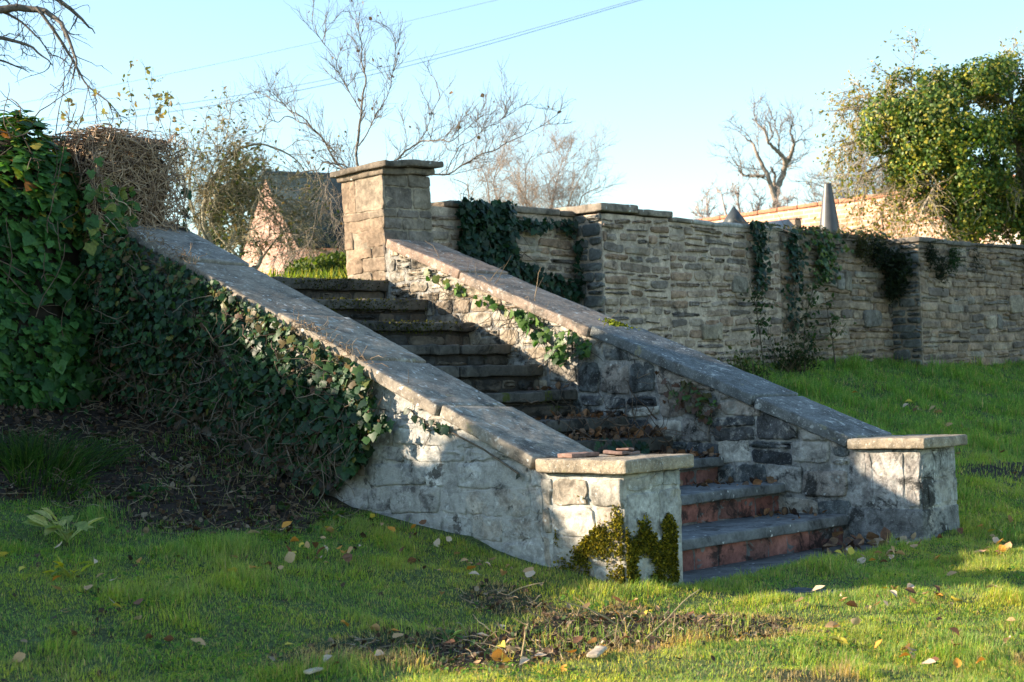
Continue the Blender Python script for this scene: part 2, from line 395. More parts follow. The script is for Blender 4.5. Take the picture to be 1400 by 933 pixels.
# ------------------------------------------------------------------ stair parapets
SL, SR = .425, .383
def zl(y): return .62+SL*(y-.42)
def zr(y): return .60+SR*(y-.37)
LIME = [(.42, .42, .40), (.36, .36, .35), (.48, .47, .44), (.30, .29, .28), (.22, .21, .20), (.40, .36, .31), (.45, .45, .43)]
CREAM = [(.42, .37, .30), (.36, .32, .27), (.45, .42, .36), (.30, .26, .22), (.24, .22, .20), (.14, .14, .14), (.40, .38, .34)]
def sloped_core(mb, x0, x1, y0, y1, zb, ztop, c, seed, amp=.006):
    xf = lambda P: np.stack([P[..., 0], P[..., 1], zb+P[..., 2]*(ztop(P[..., 1])-zb)], -1)
    nx = np.linspace(0, 1, 2)
    rough_box(mb, (x0, y0, 0), (x1, y1, 1), .03, 0, amp, 9., seed, c, xf)
def coping(parent, x0, x1, ys, z0f, s, th, tilt, seed, mat, cols):
    cs, sn = 1/math.hypot(1, s), s/math.hypot(1, s); g = np.random.default_rng(seed)
    for k in range(len(ys)-1):
        ya, yb = ys[k]+.008, ys[k+1]-.007; ln = (yb-ya)/cs; dz, dx, rot = g.normal(0, .006), g.normal(0, .006), g.normal(0, .005)
        def xf(P, ya=ya, dz=dz, dx=dx, rot=rot):
            a, q, t = P[..., 0], P[..., 1], P[..., 2]
            return np.stack([a+dx+rot*q, ya+q*cs-t*sn, z0f(ya)+dz+q*sn+t*cs-tilt*(a-x0)], -1)
        m_ = MB(); rough_box(m_, (x0, 0, -th), (x1, ln, 0), .035, .011, .0035, 22., seed+k, cols[k % len(cols)], xf, amp2=.005, freq2=3.)
        m_.build('coping_slab', mat, parent)

lp = thing('stair_parapet', 'whitewashed rubble parapet wall with mossy end pier, its outer side overgrown by ivy', 'parapet wall', (-.9, .0, .1))
mb = MB(); sloped_core(mb, -1.10, -.69, .30, 4.12, -.15, lambda y: zl(y)-.07, (.42, .41, .38), 1, .010)
stones(mb, (-1.10, -.05, -.12), (0, 1, 0), (0, 0, 1), (-1, 0, 0), 4.1, 2.3, (.065, .13), (.15, .48), .012, .009, 5,
       [(-SL, 1, .62-.075-SL*(.42+.05)+.12), (-1, 0, -.47)], LIME, .009, .06, pillow=.8, rnd=.12)
stones(mb, (-.69, -.05, -.12), (0, 1, 0), (0, 0, 1), (1, 0, 0), 4.1, 2.3, (.10, .17), (.16, .36), .014, .014, 6,
       [(-SL, 1, .62-.075-SL*(.42+.05)+.12), (-1, 0, -.47)], LIME, .009, .2)
mb.build('rubble_wall', MAT['lime'], lp)
mb = MB(); rough_box(mb, (-1.10, -.055, -.12), (-.69, .42, .555), .04, .012, .005, 14., 3, (.40, .40, .37))
stones(mb, (-1.10, -.045, -.12), (0, 1, 0), (0, 0, 1), (-1, 0, 0), .47, .67, (.11, .15), (.17, .26), .012, .012, 8, [], [(.38, .33, .27), (.33, .285, .23), (.40, .37, .32)], .006, .1, pillow=.5, rnd=.06)
stones(mb, (-1.095, -.055, -.12), (1, 0, 0), (0, 0, 1), (0, -1, 0), .40, .67, (.17, .22), (.17, .30), .012, .006, 9, [], [(.38, .39, .37), (.27, .28, .27), (.42, .42, .40)], .004, 0., pillow=.4, rnd=.03)
mb.build('pier', MAT['cement'], lp)
mb = MB(); rough_box(mb, (-1.145, -.105, .558), (-.645, .425, .62), .03, .012, .004, 20., 4, (.32, .265, .195), amp2=.006)
mb.build('pier_cap', MAT['cap'], lp)
coping(lp, -1.145, -.645, [.43, 1.03, 1.60, 2.22, 3.05, 3.78], zl, SL, .062, .045, 11, MAT['coping'],
       [(.27, .235, .19), (.25, .215, .175), (.27, .225, .175), (.25, .21, .165), (.22, .20, .175)])

rp = thing('stair_parapet', 'stair parapet wall whose inner face of dark and pale blocks is seen above the steps', 'parapet wall', (1.7, 0, .1))
mb = MB(); sloped_core(mb, 1.50, 1.91, .30, 4.2, -.15, lambda y: zr(y)-.07, (.30, .29, .27), 12)
pl = [(-SR, 1, .60-.075-SR*(.37+.05)+.12), (-1, 0, -.44)]
stones(mb, (1.50, -.05, -.12), (0, 1, 0), (0, 0, 1), (-1, 0, 0), 2.7, 2.3, (.13, .21), (.17, .34), .014, .016, 15, pl+[(SR, -1, -.02)] if 0 else pl, CREAM+[(.10, .11, .11), (.09, .09, .09), (.075, .08, .085)]*2, .010, .2, rnd=.12)  # dark blocks, repeated to put shade and dirt into the lower stretch
stones(mb, (1.50, 2.66, .9), (0, 1, 0), (0, 0, 1), (-1, 0, 0), 1.5, 1.3, (.08, .13), (.15, .34), .012, .012, 16,
       [(-SR, 1, .60-.075+SR*(2.66-.37)-.9)], [(.33, .27, .20), (.37, .31, .235), (.30, .24, .18), (.39, .34, .27)], .008, .2)  # creamier stones along the sunlit stretch: sunlight put into their colour
stones(mb, (1.91, -.05, -.12), (0, 1, 0), (0, 0, 1), (1, 0, 0), 4.2, 2.3, (.13, .2), (.17, .34), .014, .016, 17, pl, CREAM, .010, .25)
mb.build('rubble_wall', MAT['lime2'], rp)
mb = MB(); rough_box(mb, (1.505, -.05, -.12), (1.905, .40, .530), .04, .012, .005, 14., 13, (.42, .41, .38))
rough_box(mb, (1.49, -.060, -.12), (1.912, .42, .20), .04, .015, .008, 12., 14, (.20, .20, .19))
stones(mb, (1.505, -.05, .21), (0, 1, 0), (0, 0, 1), (-1, 0, 0), .45, .32, (.30, .32), (.2, .3), .010, .006, 18, [], [(.39, .35, .31), (.37, .345, .32)], .004, 0., pillow=.5, rnd=.04)
stones(mb, (1.505, -.05, .205), (1, 0, 0), (0, 0, 1), (0, -1, 0), .40, .32, (.13, .17), (.2, .3), .012, .006, 19, [], [(.36, .36, .34), (.40, .40, .38)], .004, 0., pillow=.5, rnd=.04)
mb.build('pier', MAT['lime2'], rp)
mb = MB(); rough_box(mb, (1.455, -.105, .534), (1.955, .385, .594), .03, .012, .004, 20., 15, (.32, .265, .195), amp2=.006)
mb.build('pier_cap', MAT['cap'], rp)
coping(rp, 1.455, 1.955, [.37, 1.0, 2.24, 3.40, 4.14], zr, SR, .068, .01, 21, MAT['coping'],
       [(.15, .155, .15), (.13, .14, .14), (.27, .21, .165), (.30, .215, .165)])  # lower slabs dark and cool, upper warm: shade and sun put into colour

# ------------------------------------------------------------------ steps
st = thing('garden_staircase', 'worn stone steps with red brick risers at the foot, between two sloping parapets', 'staircase', (.4, .5, 0))
TR = [(.41, .160), (.83, .334), (1.26, .487), (1.64, .612), (1.98, .734), (2.40, .920), (2.70, 1.090), (2.98, 1.237), (3.32, 1.405), (3.75, 1.577), (4.17, 1.748)]
gs = np.random.default_rng(5)
for k, (y0, z0) in enumerate(TR):
    y1 = TR[k+1][0]+.06 if k < 10 else 4.62
    zb = TR[k-1][1] if k else -.06
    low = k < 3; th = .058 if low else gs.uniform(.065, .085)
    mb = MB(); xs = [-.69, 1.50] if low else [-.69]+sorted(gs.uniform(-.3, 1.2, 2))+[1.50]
    for i in range(len(xs)-1):
        if xs[i+1]-xs[i] < .12: continue
        o = 0 if low else gs.normal(0, .008)
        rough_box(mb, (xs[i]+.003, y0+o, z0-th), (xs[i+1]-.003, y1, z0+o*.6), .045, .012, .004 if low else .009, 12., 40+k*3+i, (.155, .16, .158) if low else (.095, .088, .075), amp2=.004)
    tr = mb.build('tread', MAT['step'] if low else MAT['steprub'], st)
    mb = MB()
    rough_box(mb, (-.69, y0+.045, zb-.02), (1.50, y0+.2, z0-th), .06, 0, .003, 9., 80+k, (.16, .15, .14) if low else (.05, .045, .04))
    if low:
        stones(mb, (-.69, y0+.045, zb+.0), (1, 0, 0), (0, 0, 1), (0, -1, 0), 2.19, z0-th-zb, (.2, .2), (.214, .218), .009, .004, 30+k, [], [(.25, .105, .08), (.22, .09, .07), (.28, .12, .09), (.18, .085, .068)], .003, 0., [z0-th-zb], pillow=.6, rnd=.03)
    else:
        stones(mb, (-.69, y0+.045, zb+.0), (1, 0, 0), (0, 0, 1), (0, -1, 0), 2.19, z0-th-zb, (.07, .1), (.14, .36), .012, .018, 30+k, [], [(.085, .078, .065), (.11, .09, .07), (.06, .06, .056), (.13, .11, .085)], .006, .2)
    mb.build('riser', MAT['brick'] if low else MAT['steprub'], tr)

# ------------------------------------------------------------------ gate pillars at the head of the steps
BROWN = [(.25, .185, .13), (.28, .205, .145), (.22, .165, .12), (.27, .215, .16)]
gp = thing('gate_pillar', 'square brown sandstone gate pillar topped by a rough overhanging flagstone', 'gate pillar', (1.75, 4.4, 1.7))
def batter(P):
    k = (P[..., 2:3]-1.7)/.85; return P+np.concatenate([-.03*k, .0*k, 0*k], -1)
class BMB(MB):
    def add(s, V, F, c=(.5, .5, .5)): MB.add(s, batter(np.asarray(V, float).reshape(-1, 3)), F, c)
mb = BMB(); rough_box(mb, (1.515, 4.195, 1.55), (2.005, 4.63, 2.53), .05, .008, .005, 12., 50, (.29, .24, .18))
stones(mb, (1.515, 4.185, 1.62), (0, 1, 0), (0, 0, 1), (-1, 0, 0), .445, .91, (.1, .2), (.22, .46), .004, .009, 51, [], BROWN, .003, 0., [.10, .09, .11, .08, .13, .085, .06, .255], pillow=.5, rnd=.04)
stones(mb, (1.505, 4.195, 1.62), (1, 0, 0), (0, 0, 1), (0, -1, 0), .50, .91, (.1, .2), (.25, .34), .007, .010, 53, [], [(.20, .165, .13), (.23, .19, .145), (.18, .15, .125)], .003, .25, [.10, .09, .11, .21, .085, .06, .16, .095], pillow=.5, rnd=.05)  # front face in darker brown: its shade put into the stone colour
mb.build('shaft', MAT['pillar'], gp)
mb = MB()
def capx(P):
    W = P.copy(); W[..., 2] += .05*(P[..., 0]-1.75)-.02*(P[..., 1]-4.4); return W
rough_box(mb, (1.43, 4.09, 2.572), (2.035, 4.70, 2.618), .04, .013, .011, 8., 55, (.17, .14, .11), capx, amp2=.014, freq2=2.5)
rough_box(mb, (1.462, 4.15, 2.528), (2.00, 4.665, 2.575), .04, .014, .010, 9., 56, (.20, .16, .12), capx, amp2=.01, freq2=2.5)
mb.build('capstone', MAT['flag'], gp)

lgp = thing('gate_pillar', 'gate pillar smothered in dry brown vine stems, only its flagstone top bare', 'gate pillar', (-.9, 4.3, 1.7))
mb = MB(); rough_box(mb, (-1.16, 3.74, 1.2), (-.78, 4.24, 2.46), .05, .008, .005, 12., 60, (.20, .17, .13)); mb.build('shaft', MAT['pillar'], lgp)
mb = MB(); rough_box(mb, (-1.14, 3.70, 2.47), (-.73, 4.30, 2.525), .04, .015, .012, 8., 61, (.12, .105, .09), amp2=.012); mb.build('capstone', MAT['flag'], lgp)

# ------------------------------------------------------------------ retaining walls
RUB = [(.30, .22, .165), (.34, .26, .195), (.245, .185, .145), (.37, .285, .215), (.32, .215, .15), (.20, .165, .14), (.285, .23, .185)]
MORT = (.45, .355, .275)
rw = thing('retaining_wall', 'long coursed rubble retaining wall with two shallow buttresses above the grass bank', 'stone wall', (7, 4.3, 1.1))
def wall_run(mb, x0, x1, y, z0, z1, seed, core=.45, mort=MORT, cols=RUB, gap=.024, dep=.016, course=(.05, .10), wid=(.13, .46)):
    rough_box(mb, (x0, y, z0), (x1, y+core, z1), .09, 0, .008, 7., seed, mort)
    stones(mb, (x0, y, z0), (1, 0, 0), (0, 0, 1), (0, -1, 0), x1-x0, z1-z0-.01, course, wid, gap, dep, seed, [], cols, .008, .22, wave=.016, rnd=.16, pillow=.8)
mb = MB()
wall_run(mb, 2.0, 3.74, 4.28, .95, 2.33, 70)
wall_run(mb, 4.62, 6.32, 4.0, .95, 2.31, 71)
DRK = [(.26, .185, .13), (.30, .22, .155), (.20, .15, .11), (.33, .25, .18), (.28, .19, .125), (.15, .12, .10), (.24, .205, .165)]; DM = (.27, .21, .155)
wall_run(mb, 6.32, 8.34, 4.0, .95, 2.30, 78, mort=DM, cols=DRK, gap=.016, dep=.022)
wall_run(mb, 9.33, 17., 3.70, 1.0, 2.27, 72, gap=.014, dep=.024, mort=DM, cols=DRK)
gb = np.random.default_rng(88)
for bx, bz, bw, bh, by in ((7.27, 1.76, .27, .20, 4.0), (5.05, 1.30, .30, .15, 4.0), (7.75, 1.42, .34, .17, 4.0), (6.75, 1.62, .24, .13, 4.0), (5.55, 1.72, .22, .16, 4.0), (10.3, 1.55, .32, .22, 3.70), (11.1, 1.9, .28, .15, 3.70), (9.75, 1.38, .36, .17, 3.70), (2.95, 1.72, .30, .16, 4.28)):      # odd large blocks and repairs
    stones(mb, (bx, by-.014, bz), (1, 0, 0), (0, 0, 1), (0, -1, 0), bw, bh, (bh, bh), (bw*1.95, bw*2.), .004, .022, int(bx*100), [], [(.25, .215, .17), (.33, .27, .20), (.21, .19, .165)], .014, 0., rnd=.2, wave=0)
mb.build('rubble_face', MAT['rubble'], rw)
for (x0, x1, y, zt, sd) in ((3.72, 4.62, 4.0-.015, 2.335, 73), (8.33, 9.335, 3.67, 2.26, 74)):
    mb = MB(); wall_run(mb, x0, x1, y, .9, zt, sd, core=.72, **(dict(mort=DM, cols=DRK, gap=.018) if x0 > 5 else {}))
    stones(mb, (x0, y+.0, .9), (0, 1, 0), (0, 0, 1), (-1, 0, 0), .34, zt-.9, (.07, .11), (.16, .34), .014, .02, sd+10, [], [(.13, .13, .12), (.16, .155, .14), (.10, .105, .10)], .008, .2)  # left faces much darker: dark moss and shade put into the stone colour
    mb.build('buttress', MAT['rubble'], rw)
gw = np.random.default_rng(9)
def cap_run(x0, x1, y, zf, ln, th, seed, c, mat='flag', over=.03, dep=.5):
    x = x0
    while x < x1-.05:
        l = min(gw.uniform(*ln), x1-x); z = zf+gw.normal(0, .006); mb = MB()
        rough_box(mb, (x+.004, y-over, z), (x+l-.004, y+dep, z+th*gw.uniform(.8, 1.1)), .06, .014, .008, 9., seed+int(x*10), np.array(c)*gw.uniform(.8, 1.2), amp2=.008)
        mb.build('capstone', MAT[mat], rw); x += l
cap_run(2.25, 3.72, 4.28, 2.335, (.4, .7), .05, 700, (.20, .165, .13))
cap_run(3.68, 4.65, 3.985, 2.338, (.5, .55), .062, 720, (.24, .20, .16), over=.035, dep=.62)
cap_run(4.66, 4.98, 4.0, 2.312, (.32, .33), .035, 740, (.20, .17, .14))
cap_run(8.30, 9.40, 3.67, 2.262, (.55, .6), .05, 780, (.17, .15, .13), dep=.6)
cap_run(9.42, 17., 3.70, 2.272, (.35, .8), .04, 800, (.15, .13, .11))
mb = MB()                                    # mortar fillet along the top
rough_box(mb, (4.98, 3.985, 2.30), (6.4, 4.40, 2.345), .06, .02, .012, 6., 76, (.40, .38, .35), amp2=.01)
rough_box(mb, (6.4, 3.985, 2.29), (8.32, 4.40, 2.325), .06, .018, .014, 6., 77, (.10, .085, .06), amp2=.014)
mb.build('mortar_top', MAT['rubble'], rw)
lw = thing('retaining_wall', 'retaining wall buried under the tall green ivy beside the vine covered pillar', 'stone wall', (-5, 4.3, .9))
mb = MB(); wall_run(mb, -9.5, -1.16, 4.28, .8, 2.05, 79, wid=(.3, .6), course=(.12, .2)); mb.build('rubble_face', MAT['rubble'], lw)

# ------------------------------------------------------------------ background buildings
def brick_mat(name, c1, c2, mortar, lime=None, lt=(.45, .6), bw=.225, rh=.075, flat=False):
    m, t = nt(name); v = obj_vec(t)
    s = N_(t, 'ShaderNodeSeparateXYZ'); L_(t, v, s.inputs[0]); cb = N_(t, 'ShaderNodeCombineXYZ')
    ad = N_(t, 'ShaderNodeMath', operation='ADD'); L_(t, s.outputs[0], ad.inputs[0]); L_(t, s.outputs[1], ad.inputs[1])
    L_(t, ad.outputs[0], cb.inputs[0]); L_(t, s.outputs[2], cb.inputs[1])
    b = N_(t, 'ShaderNodeTexBrick'); L_(t, cb.outputs[0], b.inputs['Vector']); b.inputs['Scale'].default_value = 1
    b.inputs['Brick Width'].default_value = bw; b.inputs['Row Height'].default_value = rh; b.inputs['Mortar Size'].default_value = .008; b.inputs['Bias'].default_value = 0
    b.inputs['Color1'].default_value = (*c1, 1); b.inputs['Color2'].default_value = (*c2, 1); b.inputs['Mortar'].default_value = (*mortar, 1)
    n1 = noise_n(t, v, 3., 6); c = mix(t, 1., b.outputs['Color'], grey(t, ramp(t, n1, .3, .7, .7, 1.3)), 'MULTIPLY')
    if lime:
        n2 = noise_n(t, v, 1.6, 9, .7); hz = N_(t, 'ShaderNodeMath', operation='MULTIPLY_ADD'); L_(t, s.outputs[2], hz.inputs[0]); hz.inputs[1].default_value = -.28; hz.inputs[2].default_value = .36
        a2 = N_(t, 'ShaderNodeMath', operation='ADD'); L_(t, n2, a2.inputs[0]); L_(t, hz.outputs[0], a2.inputs[1])
        c = mix(t, ramp(t, a2.outputs[0], *lt, 0., .9), c, lime)
    finish(t, c, .85, .2, b.outputs['Fac'], .006, -.4); return m
MAT['brickwall'] = brick_mat('old_brickwork', (.50, .24, .15), (.58, .32, .21), (.55, .48, .40), (.62, .57, .49))
MAT['gable'] = brick_mat('pink_brickwork', (.38, .20, .15), (.42, .26, .20), (.40, .33, .28))
MAT['slates'] = brick_mat('slate_roofing', (.013, .028, .034), (.020, .036, .044), (.008, .014, .017), bw=.3, rh=.16)
def local_thing(name, label, cat, a, b, z):       # an Empty whose x axis runs from a to b
    o = bpy.data.objects.new(name, None); COL.objects.link(o); d = np.array(b, float)-np.array(a, float)
    o.matrix_world = Matrix.Translation((a[0], a[1], z)) @ Matrix.Rotation(math.atan2(d[1], d[0]), 4, 'Z'); tag(o, label, cat); return o, math.hypot(*d[:2])
def place(o, parent): o.matrix_parent_inverse = Matrix.Identity(4); return o
fw, ln = local_thing('brick_wall', 'sunlit old brick garden wall with peeling whitewash, far behind the rubble wall', 'brick wall', (17.7, 14.3), (16.0, 3.2), 1.7)
mb = MB(); rough_box(mb, (0, 0, 0), (ln, .34, 2.06), .25, .005, .012, 1.2, 90); place(mb.build('brickwork', MAT['brickwall'], fw), fw)
mb = MB()
for k in range(int(ln/.45)): rough_box(mb, (k*.45+.004, -.035, 2.06), (k*.45+.446, .375, 2.125), .2, .015, .01, 3., 91+k, (.42, .20, .12))
place(mb.build('wall_coping', MAT['terracotta'], fw), fw)
# low outbuilding in front of it: ridged roof with a pointed vent, and a brick stub
oa, oe = at(1004, 300, 19.9), at(1078, 308, 19.3)
ob, ln = local_thing('outbuilding', 'low grey roof ridge with a small dark pyramid vent, peeping over the rubble wall', 'shed', oa[:2], oe[:2], 1.74); rz = float(at(1040, 304.5, 19.6)[2])-1.74; vz = float(at(1007, 281, 19.9)[2])-1.74
mb = MB(); rough_box(mb, (0, -.7, 0), (ln, .7, rz-.50), .3, .01, .01, 2., 92, (.30, .29, .27)); place(mb.build('shed_wall', MAT['cement'], ob), ob)
mb = MB(); e_ = rz-.52; mb.add([(-.1, -.8, e_), (ln+.02, -.8, e_), (ln+.02, .8, e_), (-.1, .8, e_), (0, 0, rz), (ln, 0, rz), (-.1, -.8, e_-.04), (ln+.02, -.8, e_-.04), (ln+.02, .8, e_-.04), (-.1, .8, e_-.04)],
                  [np.array([(0, 1, 5, 4), (2, 3, 4, 5), (6, 7, 1, 0), (8, 9, 3, 2), (7, 8, 2, 1), (9, 6, 0, 3), (9, 8, 7, 6)]), np.array([(1, 2, 5), (3, 0, 4)])], (.30, .30, .30))
place(mb.build('roof', MAT['slate'], ob, smooth_=False), ob)
mb = MB(); q = .14; mb.add([(-q, -q, rz-.03), (q, -q, rz-.03), (q, q, rz-.03), (-q, q, rz-.03), (0, 0, vz)], [np.array([(3, 2, 1, 0)]), np.array([(0, 1, 4), (1, 2, 4), (2, 3, 4), (3, 0, 4)])], (.05, .06, .065))
place(mb.build('vent', MAT['slate'], ob, smooth_=False), ob)
p = at(1086, 306, 19.5); bs_ = thing('brick_stub', 'small brown brick stub standing between grey roof ridge and dark metal cone', 'brick stub', (p[0], p[1], 1.74))
mb = MB(); rough_box(mb, (p[0]-.065, p[1]-.065, 1.70), (p[0]+.065, p[1]+.065, p[2]+.045), .1, .012, .012, 5., 93, (.34, .24, .17)); mb.build('stub_shaft', MAT['terracotta'], bs_)
mb = MB(); rough_box(mb, (p[0]-.068, p[1]-.068, p[2]+.045), (p[0]+.068, p[1]+.068, p[2]+.065), .1, .012, .008, 5., 94, (.30, .20, .14)); mb.build('stub_top', MAT['terracotta'], bs_)
p = at(1133, 290, 19.0); cn = thing('metal_cone', 'tall dark metal cone with cut off tip rising above the ivy topped wall', 'metal cone', (p[0], p[1], 1.74))
a = np.arange(48)/48*2*np.pi; zz = np.array([1.72, 2.0, 2.4, 2.70, 2.73, p[2]+.315, p[2]+.325, p[2]+.31]); rr_ = np.interp(zz, [1.72, p[2]+.32], [.235, .042]); rr_[3:5] += [.004, .004]; rr_[-1] = .03
V = np.stack([p[0]+rr_[:, None]*np.cos(a), p[1]+rr_[:, None]*np.sin(a), np.repeat(zz[:, None], 48, 1)], -1)
i = np.arange(7)[:, None]*48; j = np.arange(48)[None]; F = np.stack([i+j, i+(j+1) % 48, i+48+(j+1) % 48, i+48+j], -1).reshape(-1, 4)
mb = MB(); mb.add(V.reshape(-1, 3), F, (.075, .072, .07)); mb.add(np.append(V[-1], [[p[0], p[1], zz[-1]]], 0), np.stack([j[0], (j[0]+1) % 48, np.full(48, 48)], -1), (.03, .03, .03)); mb.build('cone_sheet', MAT['metal'], cn)
# house with a brick gable and a slate roof
hd = 34.; pf = at(408, 335, hd); vd = nrm(np.array([pf[0]-CAM[0], pf[1]-CAM[1], 0])); vr = np.array([vd[1], -vd[0], 0]); gd = nrm(-.34*vr+.94*vd)   # gable runs from its near eave to its far one
hs, ln = local_thing('house', 'brick gabled cottage with blue grey slate roof, half hidden by bare branches', 'house', pf[:2]+gd[:2]*3.8, pf[:2], 1.74)
D = 2.9; E_, RZ = float(pf[2])-1.74, float(at(365, 241, 35.8)[2])-1.74; mid = ln/2
mb = MB(); mb.add([(0, 0, -.1), (ln, 0, -.1), (ln, D, -.1), (0, D, -.1), (0, 0, E_), (ln, 0, E_), (ln, D, E_), (0, D, E_), (mid, 0, RZ), (mid, D, RZ)],
                  [np.array([(1, 2, 6, 5), (3, 0, 4, 7)]), np.array([(0, 1, 5, 8, 4), (2, 3, 7, 9, 6)])], (.4, .3, .25)); place(mb.build('house_wall', MAT['gable'], hs, smooth_=False), hs)
mb = MB()
for s in (-1, 1):
    e0, e1 = (mid, RZ), (mid+s*(mid+.12), E_-.08); nx, nz_ = s*(RZ-E_+.08), mid+.12; l_ = math.hypot(nx, nz_); nx, nz_ = nx/l_*.05, nz_/l_*.05
    V = [(x+ox, y, z+oz) for (ox, oz) in ((.0, .004), (nx, nz_)) for (x, z) in (e0, e1) for y in (-.06, D+.06)]
    F = np.array([(0, 1, 3, 2), (4, 6, 7, 5), (0, 4, 5, 1), (2, 3, 7, 6), (0, 2, 6, 4), (1, 5, 7, 3)])
    mb.add(V, F, (.06, .09, .1))
rf = place(mb.build('roof', MAT['slates'], hs, smooth_=False), hs)
mb = MB(); rough_box(mb, (mid-.07, -.08, RZ+.01), (mid+.07, D+.08, RZ+.10), .4, .02, .004, 3., 95, (.06, .08, .09)); place(mb.build('ridge', MAT['slate'], rf), rf)

# ------------------------------------------------------------------ trees
def wander(p, d, L, n, g, wob=.25, lift=0.):
    P = [np.array(p, float)]; d = nrm(d); s = L/n
    for k in range(n):
        d = nrm(d+g.normal(0, wob, 3)*(s/max(L, .01))**.5*1.2+np.array([0, 0, lift*s/max(L, .01)])); P.append(P[-1]+d*s)
    return np.array(P), d
class Tree:
    def __init__(s, seed, c=(.20, .17, .14), twig=None, leafsize=.03): s.g = np.random.default_rng(seed); s.mb = MB(); s.c = np.array(c); s.tc = np.array(twig if twig is not None else c); s.tips = []
    def limb(s, P, r0, r1, sides=7):
        P = np.asarray(P, float); t = np.linspace(0, 1, len(P)); tt = np.linspace(0, 1, max(len(P)*4, 8))
        Q = np.stack([np.interp(tt, t, P[:, k]) for k in range(3)], -1)
        for _ in range(2): Q[1:-1] = (Q[:-2]+2*Q[1:-1]+Q[2:])/4
        Q[1:] += s.g.normal(0, r0*.11, Q[1:].shape); tube(s.mb, Q, r0, r1, sides, s.c*s.g.uniform(.85, 1.15)); return Q
    def grow(s, P, dens, L, r, depth, up=.2, ang=(.5, 1.1), lo=.15, wob=.35, lift=.0, shrink=.55):
        """side shoots along a limb; L length of the shoots, dens shoots per metre"""
        seg = np.linalg.norm(np.diff(P, axis=0), axis=1); T = seg.sum(); cum = np.concatenate([[0], np.cumsum(seg)])
        for k in range(max(1, s.g.poisson(dens*T))):
            u = s.g.uniform(lo, 1)*T; i = min(np.searchsorted(cum, u)-1, len(P)-2); i = max(i, 0)
            p = P[i]+(P[i+1]-P[i])*((u-cum[i])/max(seg[i], 1e-6)); ax = nrm(P[i+1]-P[i])
            sd = nrm(np.cross(ax, s.g.normal(size=3))); a = s.g.uniform(*ang); d = nrm(ax*math.cos(a)+sd*math.sin(a)+np.array([0, 0, up]))
            l = L*s.g.uniform(.4, 1.25); n = 6 if depth else 5
            Q, _ = wander(p, d, l, n, s.g, wob, lift)
            tube(s.mb, Q, r, r*.45, 4 if depth else 3, s.tc*s.g.uniform(.75, 1.25))
            if depth: s.grow(Q, dens*1.7, L*shrink, r*.6, depth-1, up, ang, .1, wob, lift, shrink)
            else: s.tips.append(Q)
    def done(s, name, parent, mat='bark'): return s.mb.build(name, MAT[mat], parent)
def leaves_on(mb, tips, g, per, size, cols, shape=LEAF, spreadv=.04, lo=.3, droop=.5):
    pos = []; 
    for Q in tips:
        n = g.poisson(per)
        for _ in range(n):
            u = g.uniform(lo, 1)*(len(Q)-1); i = min(int(u), len(Q)-2); pos.append(Q[i]+(Q[i+1]-Q[i])*(u-i))
    if not pos: return
    pos = np.array(pos)+g.normal(0, spreadv, (len(pos), 3)); n = len(pos)
    spread(mb, *shape, pos, g.normal(size=(n, 3))+np.array([0, 0, .3]), g.normal(size=(n, 3))+np.array([0, 0, -droop]), size*g.uniform(.6, 1.3, n), pick(cols, n, g))
def px(pts, d, jit, g): return np.array([at(x, y, d+j) for (x, y), j in zip(pts, np.cumsum(g.normal(0, jit, len(pts))))])

def wig(P, g, amp):                        # crooked growth: extra bends along a limb
    t = np.linspace(0, 1, len(P)); tt = np.linspace(0, 1, len(P)*3-2); Q = np.stack([np.interp(tt, t, P[:, k]) for k in range(3)], -1); Q[1:] += g.normal(0, amp, Q[1:].shape); return Q
# bare fruit tree behind the right hand pillar
def fruit_tree():
    d = 15.; T = Tree(101, (.19, .16, .13), (.20, .165, .13)); g = T.g; base = at(500, 262, d); root = np.array([base[0], base[1], 1.70])
    o = thing('bare_fruit_tree', 'bare fruit tree with tall thin shoots behind the flagstone topped pillar', 'tree', root)
    T.limb([root, root*.6+base*.4+[.05, 0, 0], base], .06, .03, 9)
    L = [([(500, 262), (488, 225), (490, 170), (500, 110), (492, 62), (489, 20)], .045, .006), ([(497, 250), (460, 222), (425, 175), (398, 150), (362, 128)], .035, .006),
         ([(425, 175), (400, 160), (372, 165), (345, 190)], .018, .004), ([(503, 262), (470, 225), (440, 222), (410, 240), (380, 230)], .026, .005), ([(505, 258), (540, 218), (575, 190), (620, 190), (650, 165)], .034, .005),
         ([(575, 190), (590, 165), (602, 125)], .014, .004), ([(510, 262), (560, 240), (610, 238), (660, 212), (700, 196), (745, 172)], .032, .004), ([(490, 200), (515, 150), (535, 115), (540, 60)], .018, .004),
         ([(492, 150), (470, 110), (447, 60), (444, 42)], .014, .003), ([(610, 238), (630, 200), (665, 175), (718, 150)], .014, .003), ([(440, 222), (470, 232), (480, 300), (470, 330)], .014, .003), ([(430, 228), (445, 260), (458, 320)], .012, .003),
         ([(455, 222), (440, 250), (425, 320), (400, 350)], .014, .003), ([(470, 240), (478, 270), (462, 340)], .010, .003)]
    for pts, r0, r1 in L:
        Q = T.limb(wig(px(pts, d, .12, g), g, .018), r0*.36, r1*.45, 6)
        T.grow(Q, 16., .36, .0036, 1, up=.55 if pts[-1][1] < 260 else -.5, wob=.45, lift=.4 if pts[-1][1] < 260 else -.3)
    T.done('trunk', o)
    mb = MB(); leaves_on(mb, T.tips[::8], g, .3, .04, [(.16, .10, .05), (.22, .15, .06)], CURL); mb.build('dry_leaf_sprays', MAT['dead'], o)
fruit_tree()
